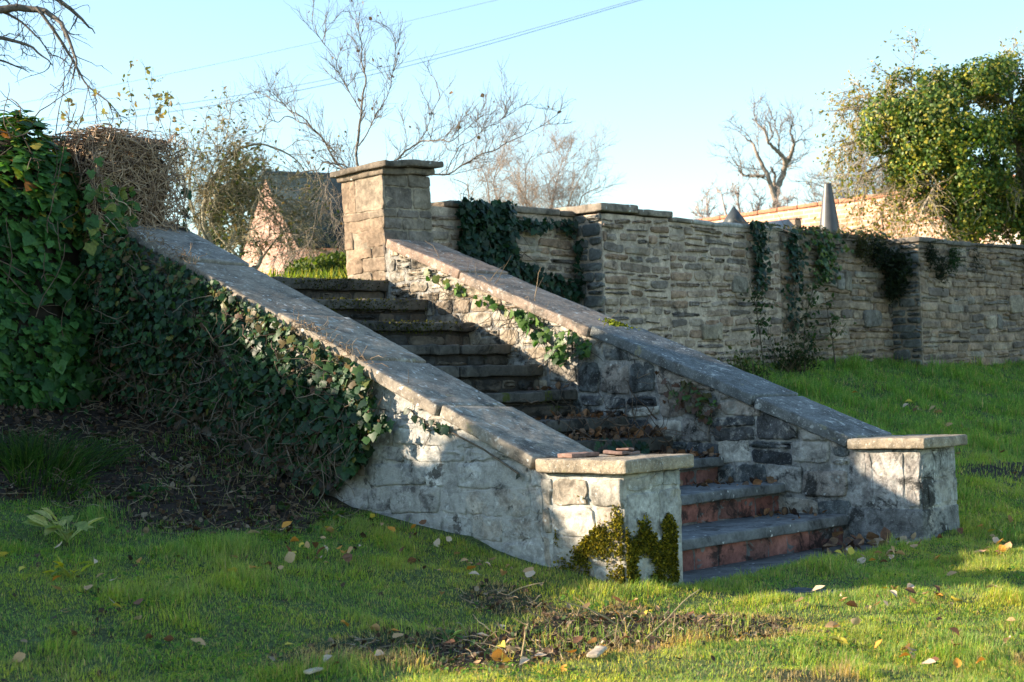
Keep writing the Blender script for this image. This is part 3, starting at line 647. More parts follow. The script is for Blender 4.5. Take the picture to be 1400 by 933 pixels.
def tangle():
    d = 16.2; T = Tree(111, (.33, .30, .22), (.30, .26, .17)); g = T.g; base = at(300, 350, d); root = np.array([base[0], base[1], 1.70])
    o = thing('overgrown_shrub', 'tangled overgrown shrub of arching pale stems and sparse yellow leaves before the cottage gable', 'shrub', root)
    b2 = at(345, 365, d)
    L = [([(300, 360), (275, 300), (285, 250), (320, 205), (355, 195), (400, 212), (430, 250)], .030, .006), ([(345, 375), (320, 345), (296, 320), (285, 290), (300, 258), (330, 240), (362, 255), (385, 290)], .024, .005),
         ([(305, 365), (262, 290), (258, 240), (270, 200)], .018, .004), ([(345, 375), (360, 350), (352, 338), (338, 320), (345, 300)], .03, .006), ([(300, 350), (330, 320), (350, 310)], .022, .006),
         ([(290, 345), (268, 300), (300, 270), (350, 265), (380, 300), (400, 345)], .016, .004), ([(310, 350), (330, 290), (370, 262), (410, 290), (430, 330)], .016, .004), ([(280, 340), (256, 270), (250, 220)], .012, .003),
         ([(345, 372), (375, 330), (405, 300), (440, 300)], .014, .003), ([(270, 330), (285, 240), (310, 190), (315, 150)], .012, .003)]
    for pts, r0, r1 in L:
        Q = T.limb(px(pts, d, .10, g), r0*.8, r1*.8, 6); T.grow(Q, 20, .44, .0044, 1, up=.1, wob=.5, lift=-.35)
    T.limb([root, root+[.02, 0, .2], at(300, 355, d)], .05, .035); T.limb([[b2[0], b2[1], 1.7], b2, at(345, 372, d)], .05, .03)
    T.done('stems', o)
    mb = MB(); leaves_on(mb, T.tips, g, .38, .042, [(.16, .16, .05), (.10, .12, .04), (.20, .16, .06), (.07, .09, .03), (.16, .11, .06)], LEAF); mb.build('foliage', MAT['leaf'], o)
tangle()
def twig_bush(name, label, cat, spots, d, seed, c, r, L, dens, leafc=None, mat='twig'):
    T = Tree(seed, c, c); g = T.g; b0 = at(*spots[0][0], d); root = np.array([b0[0], b0[1], 1.70]); o = thing(name, label, cat, root)
    for (x0, y0), (x1, y1) in spots:
        p = at(x0, y0, d+g.normal(0, .5)); q = at(x1, y1, d+g.normal(0, .6)); p0 = np.array([p[0], p[1], 1.7])
        Q = T.limb([p0, p, (p+q)/2+g.normal(0, .12, 3), q], r, r*.3, 5); T.grow(Q, dens, L, r*.28, 2, up=.25, wob=.4, lift=.15, lo=.25)
    T.done('stems', o, mat)
    if leafc: mb = MB(); leaves_on(mb, T.tips, g, .5, .09, leafc, LEAF); mb.build('foliage', MAT['leaf'], o)
twig_bush('bare_thicket', 'reddish bare thicket of fine twigs rising behind the ivy draped wall', 'thicket', [((640, 300), (620, 245)), ((670, 300), (650, 215)), ((690, 300), (690, 205)), ((720, 300), (730, 208)), ((750, 300), (770, 215)), ((770, 300), (800, 232)), ((790, 300), (822, 255)), ((735, 300), (700, 235)), ((760, 300), (745, 240))], 22., 121, (.36, .27, .20), .013, .55, 10.)
twig_bush('bare_bush', 'low pale bare bush beside the leafless oak beyond the far brick wall', 'bush', [((985, 320), (965, 275)), ((1000, 320), (985, 262)), ((1020, 320), (1010, 262)), ((1035, 320), (1040, 268)), ((970, 320), (950, 285)), ((1080, 320), (1078, 270)), ((1060, 320), (1058, 278))], 44., 122, (.42, .33, .28), .05, .5, 7.)
twig_bush('bare_hedge', 'dense grey bare hedge rising over the brick wall beside the ivy clad tree', 'hedge', [((1150, 330), (1140, 262)), ((1165, 330), (1160, 225)), ((1185, 330), (1180, 215)), ((1205, 330), (1205, 210)), ((1225, 330), (1230, 200)), ((1250, 330), (1255, 205)), ((1130, 330), (1122, 280))], 36., 123, (.30, .26, .23), .045, .9, 6.)
def oak():
    d = 60.; T = Tree(131, (.27, .22, .18), (.30, .25, .21)); g = T.g; b = at(1061, 276, d); root = np.array([b[0], b[1], 1.70]); o = thing('leafless_oak', 'leafless old oak with crooked forked limbs above the far brick wall', 'tree', root)
    T.limb([root, (root+b)/2, b], .26, .16, 8)
    for pts, r0, r1 in [([(1061, 276), (1056, 262), (1050, 240), (1040, 222), (1032, 205), (1030, 196), (1018, 188)], .2, .05), ([(1060, 268), (1066, 250), (1074, 228), (1072, 215), (1060, 205), (1050, 195), (1046, 180), (1028, 162)], .22, .04),
                        ([(1074, 226), (1082, 212), (1086, 196), (1080, 178), (1082, 172)], .15, .04), ([(1086, 196), (1096, 190)], .07, .03), ([(1046, 241), (1030, 241), (1014, 240), (1010, 232)], .1, .04), ([(1058, 256), (1060, 240), (1054, 228)], .12, .06), ([(1050, 195), (1058, 184), (1052, 172)], .06, .03)]:
        Q = T.limb(px(pts, d, .25, g), r0*.62, r1*.6, 6); T.grow(Q, 3.0, 1.2, .022, 2, up=.1, wob=.45, lift=.2)
    T.done('trunk', o)
oak()
def ivy_tree():
    d = 20.; T = Tree(141, (.30, .25, .19), (.40, .33, .22)); g = T.g; b = at(1318, 330, d); root = np.array([b[0], b[1], 1.70]); o = thing('ivy_clad_tree', 'big ivy clad tree with yellowing leaves and drooping twigs over the wall', 'tree', root)
    b2 = at(1405, 330, d+.4)
    T.limb([root, b, at(1310, 250, d), at(1305, 170, d)], .16, .07, 9); T.limb([[b2[0], b2[1], 1.7], b2, at(1400, 240, d), at(1390, 150, d)], .14, .06, 9)
    ends = [[(1305, 200), (1270, 150), (1215, 140), (1160, 150), (1135, 152)], [(1305, 220), (1250, 190), (1190, 190), (1150, 200)], [(1310, 240), (1260, 220), (1215, 260), (1195, 320)], [(1310, 250), (1280, 250), (1260, 290), (1250, 330)], [(1300, 180), (1270, 135), (1240, 115)],
            [(1310, 170), (1330, 135), (1322, 108)], [(1390, 160), (1380, 130), (1390, 100)], [(1400, 180), (1440, 120), (1480, 100)], [(1400, 200), (1450, 190), (1500, 230)], [(1310, 190), (1350, 160), (1380, 200)], [(1300, 230), (1240, 215), (1180, 235), (1165, 270)], [(1395, 230), (1360, 250), (1350, 320)], [(1310, 200), (1350, 230), (1380, 290)], [(1290, 200), (1225, 160), (1200, 125)], [(1310, 240), (1240, 250), (1220, 300)]]
    for pts in ends: Q = T.limb(px(pts, d, .18, g), .022, .005, 6); T.grow(Q, 15., .55, .0065, 1, up=-.1, wob=.5, lift=-.5, ang=(.4, 1.0))
    T.done('trunk', o)
    mb = MB(); leaves_on(mb, T.tips, g, 2.4, .046, [(.34, .27, .05), (.26, .25, .05), (.18, .20, .04), (.40, .30, .08), (.12, .15, .03)], LEAF); mb.build('yellowing_foliage', MAT['leaf'], o)
    mb = MB(); n = 100000
    blobs = [(1300, 175, .80, .62), (1260, 150, .5, .42), (1335, 150, .6, .5), (1305, 240, .55, .45), (1320, 292, .30, .5), (1385, 165, .6, .6), (1400, 235, .45, .6), (1408, 300, .28, .5), (1275, 195, .5, .4), (1350, 110, .42, .3), (1440, 170, .6, .6), (1250, 180, .35, .3), (1290, 118, .4, .28), (1385, 105, .35, .3), (1218, 160, .36, .30), (1245, 125, .38, .28), (1345, 105, .3, .22), (1200, 190, .25, .2), (1330, 285, .36, .5), (1285, 250, .42, .42), (1350, 225, .55, .5), (1395, 280, .42, .6), (1238, 232, .25, .3)]
    w = np.array([q[2]*q[3] for q in blobs]); bi = g.choice(len(blobs), n, p=w/w.sum()); u = nrm(g.normal(size=(n, 3))); 
    ctr = np.array([at(q[0], q[1], d+.2*math.sin(q[0])) for q in blobs]); rad = np.array([(q[2], q[2], q[3]) for q in blobs])
    pos = ctr[bi]+u*rad[bi]*(g.uniform(.45, 1.08, n)**.6)[:, None]; keep = noise(pos, 3.2, 77, 3) > -.08; pos, u = pos[keep], u[keep]; k = len(pos)
    lum = .5+.5*noise(pos, 2., 78, 2); cols = pick([(.06, .11, .022), (.09, .16, .03), (.045, .085, .018), (.17, .22, .04), (.38, .34, .05)], k, g)*(.7+.6*lum[:, None])  # patchy brightness and bright yellow leaves: sun mottling put into leaf colour
    spread(mb, *IVY, pos, u+g.normal(0, .5, (k, 3)), g.normal(0, .4, (k, 3))+[0, 0, -1], .034*g.uniform(.6, 1.3, k), cols); mb.build('ivy_foliage', MAT['ivy'], o)
ivy_tree()
def overhang():
    d = 13.; T = Tree(151, (.14, .12, .10), (.12, .10, .085)); g = T.g; b = at(-230, 200, d); root = np.array([b[0], b[1], 1.70]); o = thing('bare_overhanging_tree', 'dark bare tree reaching drooping branches over the top of the ivy', 'tree', root)
    T.limb([root, b, at(-220, 60, d), at(-180, -60, d)], .16, .09, 9)
    for pts, r0, r1 in [([(-220, 60), (-120, 20), (0, 14), (50, 10), (85, 30), (100, 70), (110, 110)], .045, .004), ([(50, 10), (80, 50), (104, 90), (118, 118), (150, 140), (165, 160)], .014, .003), ([(-180, -60), (-40, -60), (60, -20), (110, 25), (130, 45)], .04, .004),
                        ([(-220, 80), (-90, 50), (-10, 50), (40, 60), (72, 90)], .03, .004), ([(-220, 100), (-80, 80), (0, 80), (40, 100)], .022, .003), ([(0, 14), (30, 30), (60, 60), (70, 80)], .012, .003), ([(-150, 30), (-40, 20), (30, -15), (70, -20)], .02, .004)]:
        Q = T.limb(px(pts, d, .08, g), r0, r1, 6); T.grow(Q, 7., .30, .005, 1, up=-.15, wob=.6, lift=-.4)
    T.done('trunk', o); mb = MB(); leaves_on(mb, T.tips[::9], g, .35, .05, [(.35, .30, .05), (.2, .2, .05)], LEAF); mb.build('last_leaf_sprays', MAT['leaf'], o)
overhang()
def evergreen(name, label, px0, top, d, rx, seed, cols, n=5000, size=.07, shape=LEAF):
    g = np.random.default_rng(seed); b = at(*px0, d); t_ = at(*top, d); root = np.array([b[0], b[1], 1.70]); o = thing(name, label, 'bush', root); h = t_[2]-1.75
    mb = MB(); 
    for k in range(9): Q, _ = wander(root+[0, 0, .02], g.normal(0, .35, 3)+[0, 0, 1], h*.8, 6, g, .2); tube(mb, Q, .02, .006, 5, (.12, .09, .06))
    mb.build('stems', MAT['bark'], o)
    u = nrm(g.normal(size=(n, 3))); pos = np.array([root[0], root[1], 1.75+h*.5])+u*[rx, rx, h*.5]*(g.uniform(.3, 1.05, n)**.5)[:, None]
    pos += .25*rx*vnoise(pos, 3., seed, 2); keep = (noise(pos, 4., seed+3, 2) > -.2) & (pos[:, 2] > 1.72); pos, u = pos[keep], u[keep]; k = len(pos); mb = MB()
    spread(mb, *shape, pos, u+g.normal(0, .6, (k, 3)), g.normal(0, .5, (k, 3))+[0, 0, .6], size*g.uniform(.6, 1.3, k), pick(cols, k, g)); mb.build('foliage', MAT['leaf'], o)
evergreen('evergreen_bush', 'dark olive evergreen rising behind the cottage gable and the tangled shrub', (335, 330), (338, 200), 41., 1.15, 161, [(.05, .08, .025), (.08, .11, .035), (.04, .06, .02), (.12, .13, .05)], 10000, .15)
evergreen('box_bush', 'small rounded green bush in the sunlit grass at the head of the steps', (444, 385), (446, 346), 14.6, .36, 162, [(.05, .09, .015), (.09, .13, .02), (.14, .17, .03)], 3500, .045)
# overhead cables
for k, (pts, lab) in enumerate([([(-250, 190), (85, 131), (420, 60), (680, 0), (1000, -80)], 'thin overhead cable higher and fainter than the paired cables'), ([(-200, 195), (200, 160), (420, 118), (660, 62), (890, 0), (1150, -75)], 'lower cable of the pair crossing the sky behind the bare fruit tree'),
                                ([(-200, 186), (200, 152), (420, 110), (660, 57), (890, -2), (1150, -78)], 'upper cable of the pair crossing the sky behind the bare fruit tree')]):
    t = np.linspace(0, 1, len(pts)); tt = np.linspace(0, 1, 60); cx = np.polyfit(t, [p[0] for p in pts], 3); cy = np.polyfit(t, [p[1] for p in pts], 3)
    P = np.array([at(np.polyval(cx, u), np.polyval(cy, u), 42) for u in tt]); mb = MB(); tube(mb, P, .006 if k == 0 else .009, .006 if k == 0 else .009, 5, (.36, .47, .55)); tag(mb.build('overhead_cable', MAT['wire']), lab, 'cable', 'overhead cables')

# ------------------------------------------------------------------ ivy
IVG = [(.020, .050, .018), (.028, .070, .022), (.035, .085, .025), (.018, .042, .018), (.050, .10, .030)]
def tuft_leaves(mb, pos, nz, g, size, cols, shape=IVY, tipjit=.45, njit=.45):
    k = len(pos); spread(mb, *shape, pos, np.asarray(nz)+g.normal(0, njit, (k, 3)), g.normal(0, tipjit, (k, 3))+[0, 0, -1], size*g.uniform(.55, 1.3, k), pick(cols, k, g))
# the tall ivy over the left retaining wall: a crest whose height, out of view, is shaped to set the shadow edges
HX = [-9.6, -7.7, -5.9, -5.2, -4.9, -4.56, -4.51, -4.37, -4.32, -3.76, -3.69, -3.1, -2.58, -2.52, -1.80, -1.70, -1.45, -1.3, -1.12]
HZ = [2.48, 2.42, 2.20, 2.14, 2.18, 2.27, 2.50, 2.50, 2.20, 2.00, 2.19, 2.12, 2.12, 2.26, 2.27, 2.62, 2.66, 2.50, 2.25]
def hedge_surface(x, a, k=1.):
    """a: 0 at the foot in front, pi/2 at the crest, pi behind"""
    zt = np.interp(x, HX, HZ); zb = .86; hz = (zt-zb)/2; yc = 4.22; dy = np.interp(x, [-9, -2.6, -1.8, -1.6, -1.15], [.36, .36, .40, .58, .42]); yc = np.interp(x, [-9, -2.6, -1.7], [4.30, 4.30, 4.22])
    ca, sa = np.cos(a), np.sin(a-.0); e = .55
    y = yc-dy*k*np.sign(np.cos(a))*np.abs(np.cos(a))**e*(1+.0*x)
    z = zb+hz+hz*(2*(np.abs(np.sin(a))**e)-1)*k
    n = np.stack([0*x, -np.cos(a), np.sin(a)], -1)
    return np.stack([x, y, z], -1), n
iv = thing('ivy_hedge', 'tall mass of glossy green ivy swallowing the wall left of the vine covered pillar', 'ivy', (-3, 4.2, .9)); g = np.random.default_rng(201)
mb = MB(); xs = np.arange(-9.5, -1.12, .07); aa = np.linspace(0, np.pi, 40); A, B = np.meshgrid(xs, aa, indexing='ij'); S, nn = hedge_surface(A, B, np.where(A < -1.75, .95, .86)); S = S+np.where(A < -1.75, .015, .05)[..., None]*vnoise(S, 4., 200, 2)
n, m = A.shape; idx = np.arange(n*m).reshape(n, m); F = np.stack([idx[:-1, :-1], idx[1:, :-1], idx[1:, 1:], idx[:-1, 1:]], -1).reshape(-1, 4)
mb.add(S.reshape(-1, 3), F, (.022, .018, .012)); mb.build('opaque_core', MAT['twig'], iv)  # solid dark body inside, added so the ivy blocks the sun
mb = MB()
for (xa, xb, n, sz) in ((-2.75, -1.12, 11500, .060), (-9.5, -2.7, 9000, .095)):
    x = g.uniform(xa, xb, n); a = np.arccos(1-2*g.uniform(0.0, 1, n))*(1.0); a = np.where(g.random(n) < .72, np.arcsin(np.clip(g.uniform(-.06, 1, n), .0005, 1)**1.8), a); S, nn = hedge_surface(x, a, 1.)
    w = noise(S, 2.2, 202, 2); vis = S[:, 0] > -2.9
    vis = S[:, 0] > -1.8; S = S+nn*((.10*w-.02)*np.where((a < 1.1) & vis, 1, .15)+g.normal(0, .025, n))[:, None]*np.where(vis, 1, .6)[:, None]
    keep = noise(S, 3.5, 203, 2) > -.42; S, nn = S[keep], nn[keep]; k = len(S)
    warm = (S[:, 2] > 1.95) & (g.random(k) < .05+.30*smooth(2.1, 2.6, S[:, 2]))  # yellow and red leaves, more towards the crest: sunlight put into leaf colour
    c = pick([(.032, .095, .024), (.045, .125, .030), (.065, .165, .036), (.024, .068, .022), (.09, .19, .045)], k, g); c[warm] = pick([(.30, .24, .04), (.34, .13, .04), (.18, .22, .04), (.13, .20, .035)], int(warm.sum()), g)
    spread(mb, *IVY, S, nn+g.normal(0, .4, (k, 3))+[0, 0, .25], g.normal(0, .4, (k, 3))+[0, 0, -1], sz*(.35+1.1*g.random(k)**1.4), c)
mb.build('foliage', MAT['ivy'], iv)
mb = MB()
for k in range(120):
    x = g.uniform(-2.6, -1.2); S, nn = hedge_surface(np.array([x]), np.array([g.uniform(.0, 1.5)]), 1.02); Q, _ = wander(S[0], nn[0]*.3+[g.normal(0, .6), 0, g.normal(.2, .6)], g.uniform(.15, .5), 7, g, .5); tube(mb, Q, .004, .002, 4, (.14, .10, .07))
mb.build('stems', MAT['twig'], iv)

# dry vine stems around the left pillar
vt = thing('vine_tangle', 'thick mat of dry brown vine stems wrapped round the pillar left of the steps', 'vine', (-.9, 3.95, 1.7)); g = np.random.default_rng(211); mb = MB()
mb_core = MB(); rough_box(mb_core, (-1.22, 3.66, 1.45), (-.73, 4.75, 2.44), .06, .10, .04, 4., 210, (.045, .03, .02), amp2=.04); mb_core.build('matted_core', MAT['twig'], vt)  # rear stretched past the pillar, hidden, to keep the edge of its shadow
for k in range(3200):
    f = g.random(); z = g.uniform(1.50, 2.52)
    if f < .55: p = [g.uniform(-1.27, -.73), 3.635+g.normal(0, .02)-.05*noise([[k*.1, z*2, 0]], 1.)[0], z]; nn = np.array([0, -1, 0.]); tx = np.array([1, 0, 0.])
    elif f < .9: p = [-1.27+g.normal(0, .02), g.uniform(3.64, 4.72), z]; nn = np.array([-1., 0, 0]); tx = np.array([0, 1, 0.])
    else: p = [g.uniform(-1.25, -1.0), g.uniform(3.64, 4.6), 2.50+g.uniform(0, .04)]; nn = np.array([0, 0, 1.]); tx = np.array([1, 0, 0])
    if z > 2.46 and f < .55 and p[0] > -.95: continue
    ang = g.normal(0, .9); d = tx*math.cos(ang)*g.choice([-1, 1])+np.array([0, 0, math.sin(ang)])*(1 if f < .9 else 0)+nn*.12
    Q, _ = wander(p, d, g.uniform(.10, .36), 8, g, .75); dist = (Q-np.array(p))@nn; Q = Q-nn*np.maximum(dist-.035, 0)[:, None]*.95-nn*np.minimum(dist+.01, 0)[:, None]; Q[:, 2] = np.minimum(Q[:, 2], 2.545); Q[:, 0] = np.clip(Q[:, 0], -1.31, -.70)
    c = np.array([(.42, .29, .19), (.34, .23, .15), (.50, .37, .26), (.22, .145, .10)][g.integers(4)])*g.uniform(.8, 1.2); tube(mb, Q, g.uniform(.0018, .0055), .0015, 4, c)
mb.build('stems', MAT['twig'], vt)
mb = MB(); pos = np.array([[-1.30+.06*math.sin(k), g.uniform(3.55, 4.2), g.uniform(1.85, 2.35)] for k in range(40)]+[[g.uniform(-1.40, -1.08), 3.57, g.uniform(1.70, 2.2)] for k in range(130)]); tuft_leaves(mb, pos, np.array([[-.4, -1, .3]]*len(pos)), g, .062, [(.04, .11, .025), (.06, .13, .03), (.18, .20, .04)]); 
pos = np.array([[-.68+g.normal(0, .012), 3.62, z] for z in g.uniform(1.95, 2.25, 9)]); tuft_leaves(mb, pos, np.array([[.5, -1, .2]]*len(pos)), g, .07, IVG); mb.build('foliage', MAT['ivy'], vt)

# ivy over the outer side of the left parapet
ci = thing('climbing_ivy', 'dark blue green ivy covering the outer face of the nearer sloping parapet', 'ivy', (-1.12, 2.8, .6)); g = np.random.default_rng(221)
def ivy_edge(z): return np.interp(z, [.30, .42, .64, .79, .97, 1.3], [2.35, 1.85, 1.55, 1.42, 1.50, 1.5])      # where the ivy ends towards the pier
N = 22000; y = 1.3+2.7*g.random(N)**.85; z = g.uniform(.2, 2.2, N); gz = Hs(np.full(N, -1.25), y); zt = zl(y)-.02
keep = (z < zt) & (z > gz+.03) & (y > ivy_edge(z)+.10*noise(np.stack([y, z, 0*y], -1), 5., 222, 2)); y, z = y[keep], z[keep]; gz = gz[keep]; zt = zt[keep]
hh = (z-gz)/np.maximum(zt-gz, .1); thick = noise(np.stack([y, z, 0*y], -1), 3.4, 223, 3)
kp = (g.random(len(y)) < .62+.5*smooth(.16, .5, hh)) & (thick > -.5); y, z, hh, thick = y[kp], z[kp], hh[kp], thick[kp]
bul = .05+.10*smooth(.1, .6, hh)*(1-.6*smooth(.75, 1., hh))+.08*thick+.10*smooth(2.6, 3.9, y); pos = np.stack([-1.12-bul*g.uniform(.3, 1.05, len(y)), y, z], -1); mb = MB(); k = len(y)
cols = pick([(.020, .060, .026), (.028, .075, .030), (.036, .092, .034), (.014, .040, .020), (.05, .11, .03)], k, g); ol = (z > zt[kp]-.12) & (g.random(k) < .3); cols[ol] = pick([(.10, .12, .03), (.14, .10, .04)], int(ol.sum()), g); yl = g.random(k) < .03; cols[yl] = pick([(.18, .17, .04), (.12, .06, .03)], int(yl.sum()), g); dl = g.random(k) < .45*smooth(.42, .08, hh); cols[dl] = pick([(.07, .05, .03), (.10, .07, .045), (.045, .035, .025), (.13, .095, .06)], int(dl.sum()), g)
big = np.where((y < 1.95) & (z < 1.1), 1.25, 1.)
spread(mb, *IVY, pos, np.array([[-1, -.15, .35]])+g.normal(0, .42, (k, 3)), g.normal(0, .45, (k, 3))+[0, 0, -1], .033*big*(.35+1.2*g.random(k)**1.3), cols); mb.build('foliage', MAT['ivy'], ci)
mb = MB()
for q in range(950):
    y0 = g.uniform(1.4, 3.8); z0 = g.uniform(Hs(np.array([-1.2]), np.array([y0]))[0]+.02, zl(y0)-.05)
    if y0 < ivy_edge(z0)+.05: continue
    p = [-1.12-g.uniform(.01, .12), y0, z0]; Q, _ = wander(p, [g.normal(-.05, .2), g.normal(0, .8), g.normal(.1, .9)], g.uniform(.1, .4), 7, g, .6); Q[:, 0] = np.minimum(Q[:, 0], -1.105)
    if (Q[:, 2] > zl(Q[:, 1])-.04).any(): continue
    tube(mb, Q, g.uniform(.0015, .0045), .0015, 4, np.array([(.13, .10, .07), (.20, .16, .12), (.09, .06, .045)][g.integers(3)]))
for q in range(330):                              # dry fringe creeping over the coping edge
    y0 = g.uniform(1.5, 3.8); dn = noise(np.array([[y0, 0, 0]]), 2.2, 227)[0]
    if dn < -.15: continue
    p = [-1.14+g.uniform(-.03, .05), y0, zl(y0)+.004]; Q, _ = wander(p, [g.normal(.1, .4), g.normal(0, .8), .15], g.uniform(.03, .12), 6, g, .8); Q[:, 2] = np.maximum(Q[:, 2], zl(Q[:, 1])*(Q[:, 0] > -1.145)+.0)
    tube(mb, Q, .0022, .0012, 4, np.array([(.24, .17, .11), (.30, .22, .15), (.16, .11, .07)][g.integers(3)]))
mb.build('stems', MAT['twig'], ci)

def ivy_patch(name, label, n, posf, nz, seed, size, cols, stems=0, tip=(0, 0, -1), stemc=(.15, .12, .09), cat='ivy', sl=.25):
    g = np.random.default_rng(seed); pos = np.array([posf(g) for _ in range(n)]); o = thing(name, label, cat, pos.mean(0)*[1, 1, 0]+[0, 0, pos[:, 2].min()]); mb = MB(); k = n
    spread(mb, *IVY, pos, np.array([nz])+g.normal(0, .45, (k, 3)), g.normal(0, .5, (k, 3))+np.array(tip), size*g.uniform(.55, 1.3, k), pick(cols, k, g)); mb.build('foliage', MAT['ivy'], o)
    if stems:
        mb = MB(); nn = nrm(np.array(nz, float))
        for _ in range(stems):
            p = pos[g.integers(n)]-nn*.03; d = g.normal(0, 1, 3); d -= nn*(d@nn); Q, _ = wander(p, d, g.uniform(.3, 1.2)*sl, 7, g, .6); dist = (Q-p)@nn; Q = Q-nn*dist[:, None]*.8; tube(mb, Q, .0035, .0015, 4, np.array(stemc)*g.uniform(.6, 1.4))
        ax = int(np.argmax(np.ptp(pos, axis=0))); od = pos[np.argsort(pos[:, ax])]; rp_ = np.array([q.mean(0) for q in np.array_split(od, min(10, n))])-nn*.02
        rp_ = np.concatenate([od[:1], rp_, od[-1:]]); tube(mb, rp_, .005, .003, 5, np.array(stemc))      # the runner the strand hangs on
        mb.build('stems', MAT['twig'], o)
    return o
DG = [(.016, .045, .024), (.022, .058, .028), (.012, .032, .018)]
def curtain(g):
    while 1:
        x = g.uniform(2.30, 3.72); z = g.uniform(1.65, 2.40); d = noise(np.array([[x, z, 0]]), 2.6, 231, 2)[0]
        if x < 2.92: ok = z > 1.72+.2*(x-2.3)
        else: ok = (d > .02 or z < 1.95-.25*(x-3)) and g.random() < .42 and z < 2.3
        if ok: return [x, 4.24-.06*g.random()-(.05 if x < 2.9 else 0)*g.random(), z]
ivy_patch('wall_ivy', 'dark ivy curtain on the rubble wall right beside the flagstone topped pillar', 1500, curtain, (0, -1, .25), 232, .052, DG, 60)
LG = [(.07, .15, .03), (.10, .19, .04), (.05, .10, .025), (.16, .20, .05)]
ivy_patch('trailing_ivy', 'thin bright green ivy strand trailing beneath the sunlit top of the stair coping', 34, lambda g: (lambda y: [1.485-.02*g.random(), y, zr(y)-.10-.07*g.random()])(g.uniform(2.75, 3.75)), (-1, -.1, .2), 233, .048, LG, 40, stemc=(.22, .16, .10), sl=.35)
ivy_patch('trailing_ivy', 'bushy green ivy clump hanging below the coping where sunlight ends', 115, lambda g: (lambda y: [1.48-.07*g.random(), y, zr(y)-.10-.24*g.random()*(1-abs(y-2.55)/.4)])(g.uniform(2.25, 2.9)), (-1, -.2, .3), 234, .050, [(.06, .14, .03), (.04, .10, .025), (.10, .18, .035), (.03, .07, .02)], 30, sl=.4)
ivy_patch('trailing_ivy', 'small reddish green ivy clump under the coping of the lower steps', 75, lambda g: (lambda y: [1.48-.05*g.random(), y, zr(y)-.09-.18*g.random()])(g.normal(1.45, .10)), (-1, -.2, .3), 235, .040, [(.05, .10, .03), (.09, .08, .03), (.10, .05, .03), (.07, .14, .03)], 26, sl=.4)
ivy_patch('trailing_ivy', 'dark ivy leaves hanging under the coping of the whitewashed parapet near its pier', 16, lambda g: (lambda y: [-1.13, y, zl(y)-.09-.07*g.random()])(g.choice([.5, 1.05, 1.12, 1.2])+g.normal(0, .03)), (-1, 0, .2), 236, .040, DG, 4)
ivy_patch('hanging_ivy', 'narrow dark ivy strand hanging from the mortar topped stretch of wall', 250, lambda g: (lambda z: [5.93+g.normal(0, .05+.03*(z > 2.1)), 3.97-.06*g.random(), z])(1.72+.66*g.random()**.8), (0, -1, .3), 237, .043, DG, 10)
ivy_patch('hanging_ivy', 'sparse long ivy strand hanging down the wall above the thin saplings', 230, lambda g: (lambda z: [6.48+.06*math.sin(z*7)+g.normal(0, .07), 3.97-.05*g.random(), z])(1.35+.98*g.random()**.7), (0, -1, .3), 238, .042, DG, 14)
ivy_patch('hanging_ivy', 'yellow green ivy clump hanging from the wall top below the dark cone', 300, lambda g: (lambda z: [7.0+g.normal(0, .10+.06*(z > 2.15)), 3.96-.07*g.random(), z])(1.86+.47*g.random()), (0, -1, .3), 239, .044, [(.03, .07, .02), (.06, .12, .025), (.12, .16, .03), (.02, .05, .02)], 12)
ivy_patch('creeping_ivy', 'flat dark ivy growth creeping along the top edge of the rubble wall', 420, lambda g: [g.uniform(5.85, 8.3), 4.0+g.uniform(-.05, .12), 2.33+.05*g.random()], (0, -.5, 1), 240, .042, [(.05, .06, .025), (.03, .05, .02), (.09, .08, .04)], 30)
# wall tufts: small wiry plants rooted in the joints
def wall_tuft(label, p, n, ln, seed, cols, droop=.6, wid=.0022):
    g = np.random.default_rng(seed); o = thing('wall_plant', label, 'plant', p); mb = MB(); mf = MB(); tips = []
    for k in range(n):
        d = [g.normal(0, .6), -abs(g.normal(.7, .4)), g.normal(-.1, .55)]; Q, _ = wander(np.array(p)+g.normal(0, 1, 3)*[.05, .01, .06], d, ln*g.uniform(.4, 1.2), 6, g, .3, -droop); tube(mb, Q, wid, wid*.5, 3, np.array(cols[g.integers(len(cols))])*g.uniform(.6, 1.3)); tips.append(Q)
    mb.build('stems', MAT['twig'], o); leaves_on(mf, tips, g, 6, ln*.16, cols, LEAF, ln*.04, .25); mf.build('foliage', MAT['leaf'], o)
TG = [(.02, .032, .016), (.03, .042, .02), (.014, .022, .012)]
wall_tuft('brownish green wiry plant at the wall top just left of the dark bushy one', (7.70, 3.97, 2.24), 80, .17, 251, [(.05, .055, .02), (.07, .06, .025)])
wall_tuft('dark bushy plant hanging at the wall top left of the recessed corner', (7.98, 3.97, 2.20), 90, .19, 252, TG)
wall_tuft('largest black green plant filling the dark corner beside the end buttress', (8.22, 3.93, 2.05), 210, .26, 253, TG)
wall_tuft('lower hanging part of dark growth in the buttress corner', (8.20, 3.95, 1.82), 90, .18, 258, TG)
wall_tuft('dark tuft hanging under the cap of the end buttress', (8.52, 3.66, 2.16), 80, .14, 254, TG)
wall_tuft('low dark round tuft in the middle of the end buttress face', (8.72, 3.66, 1.98), 80, .13, 255, TG)
wall_tuft('green leafy tuft right of the low dark tuft on the end buttress', (8.98, 3.66, 2.13), 80, .13, 256, [(.025, .06, .02), (.03, .075, .025)])
wall_tuft('small dark tuft under the capstones beyond the end buttress', (9.55, 3.69, 2.15), 40, .10, 257, TG)
wall_tuft('small green tuft near the picture edge under the capstones', (10.75, 3.69, 2.17), 50, .12, 259, [(.025, .06, .02), TG[0]])
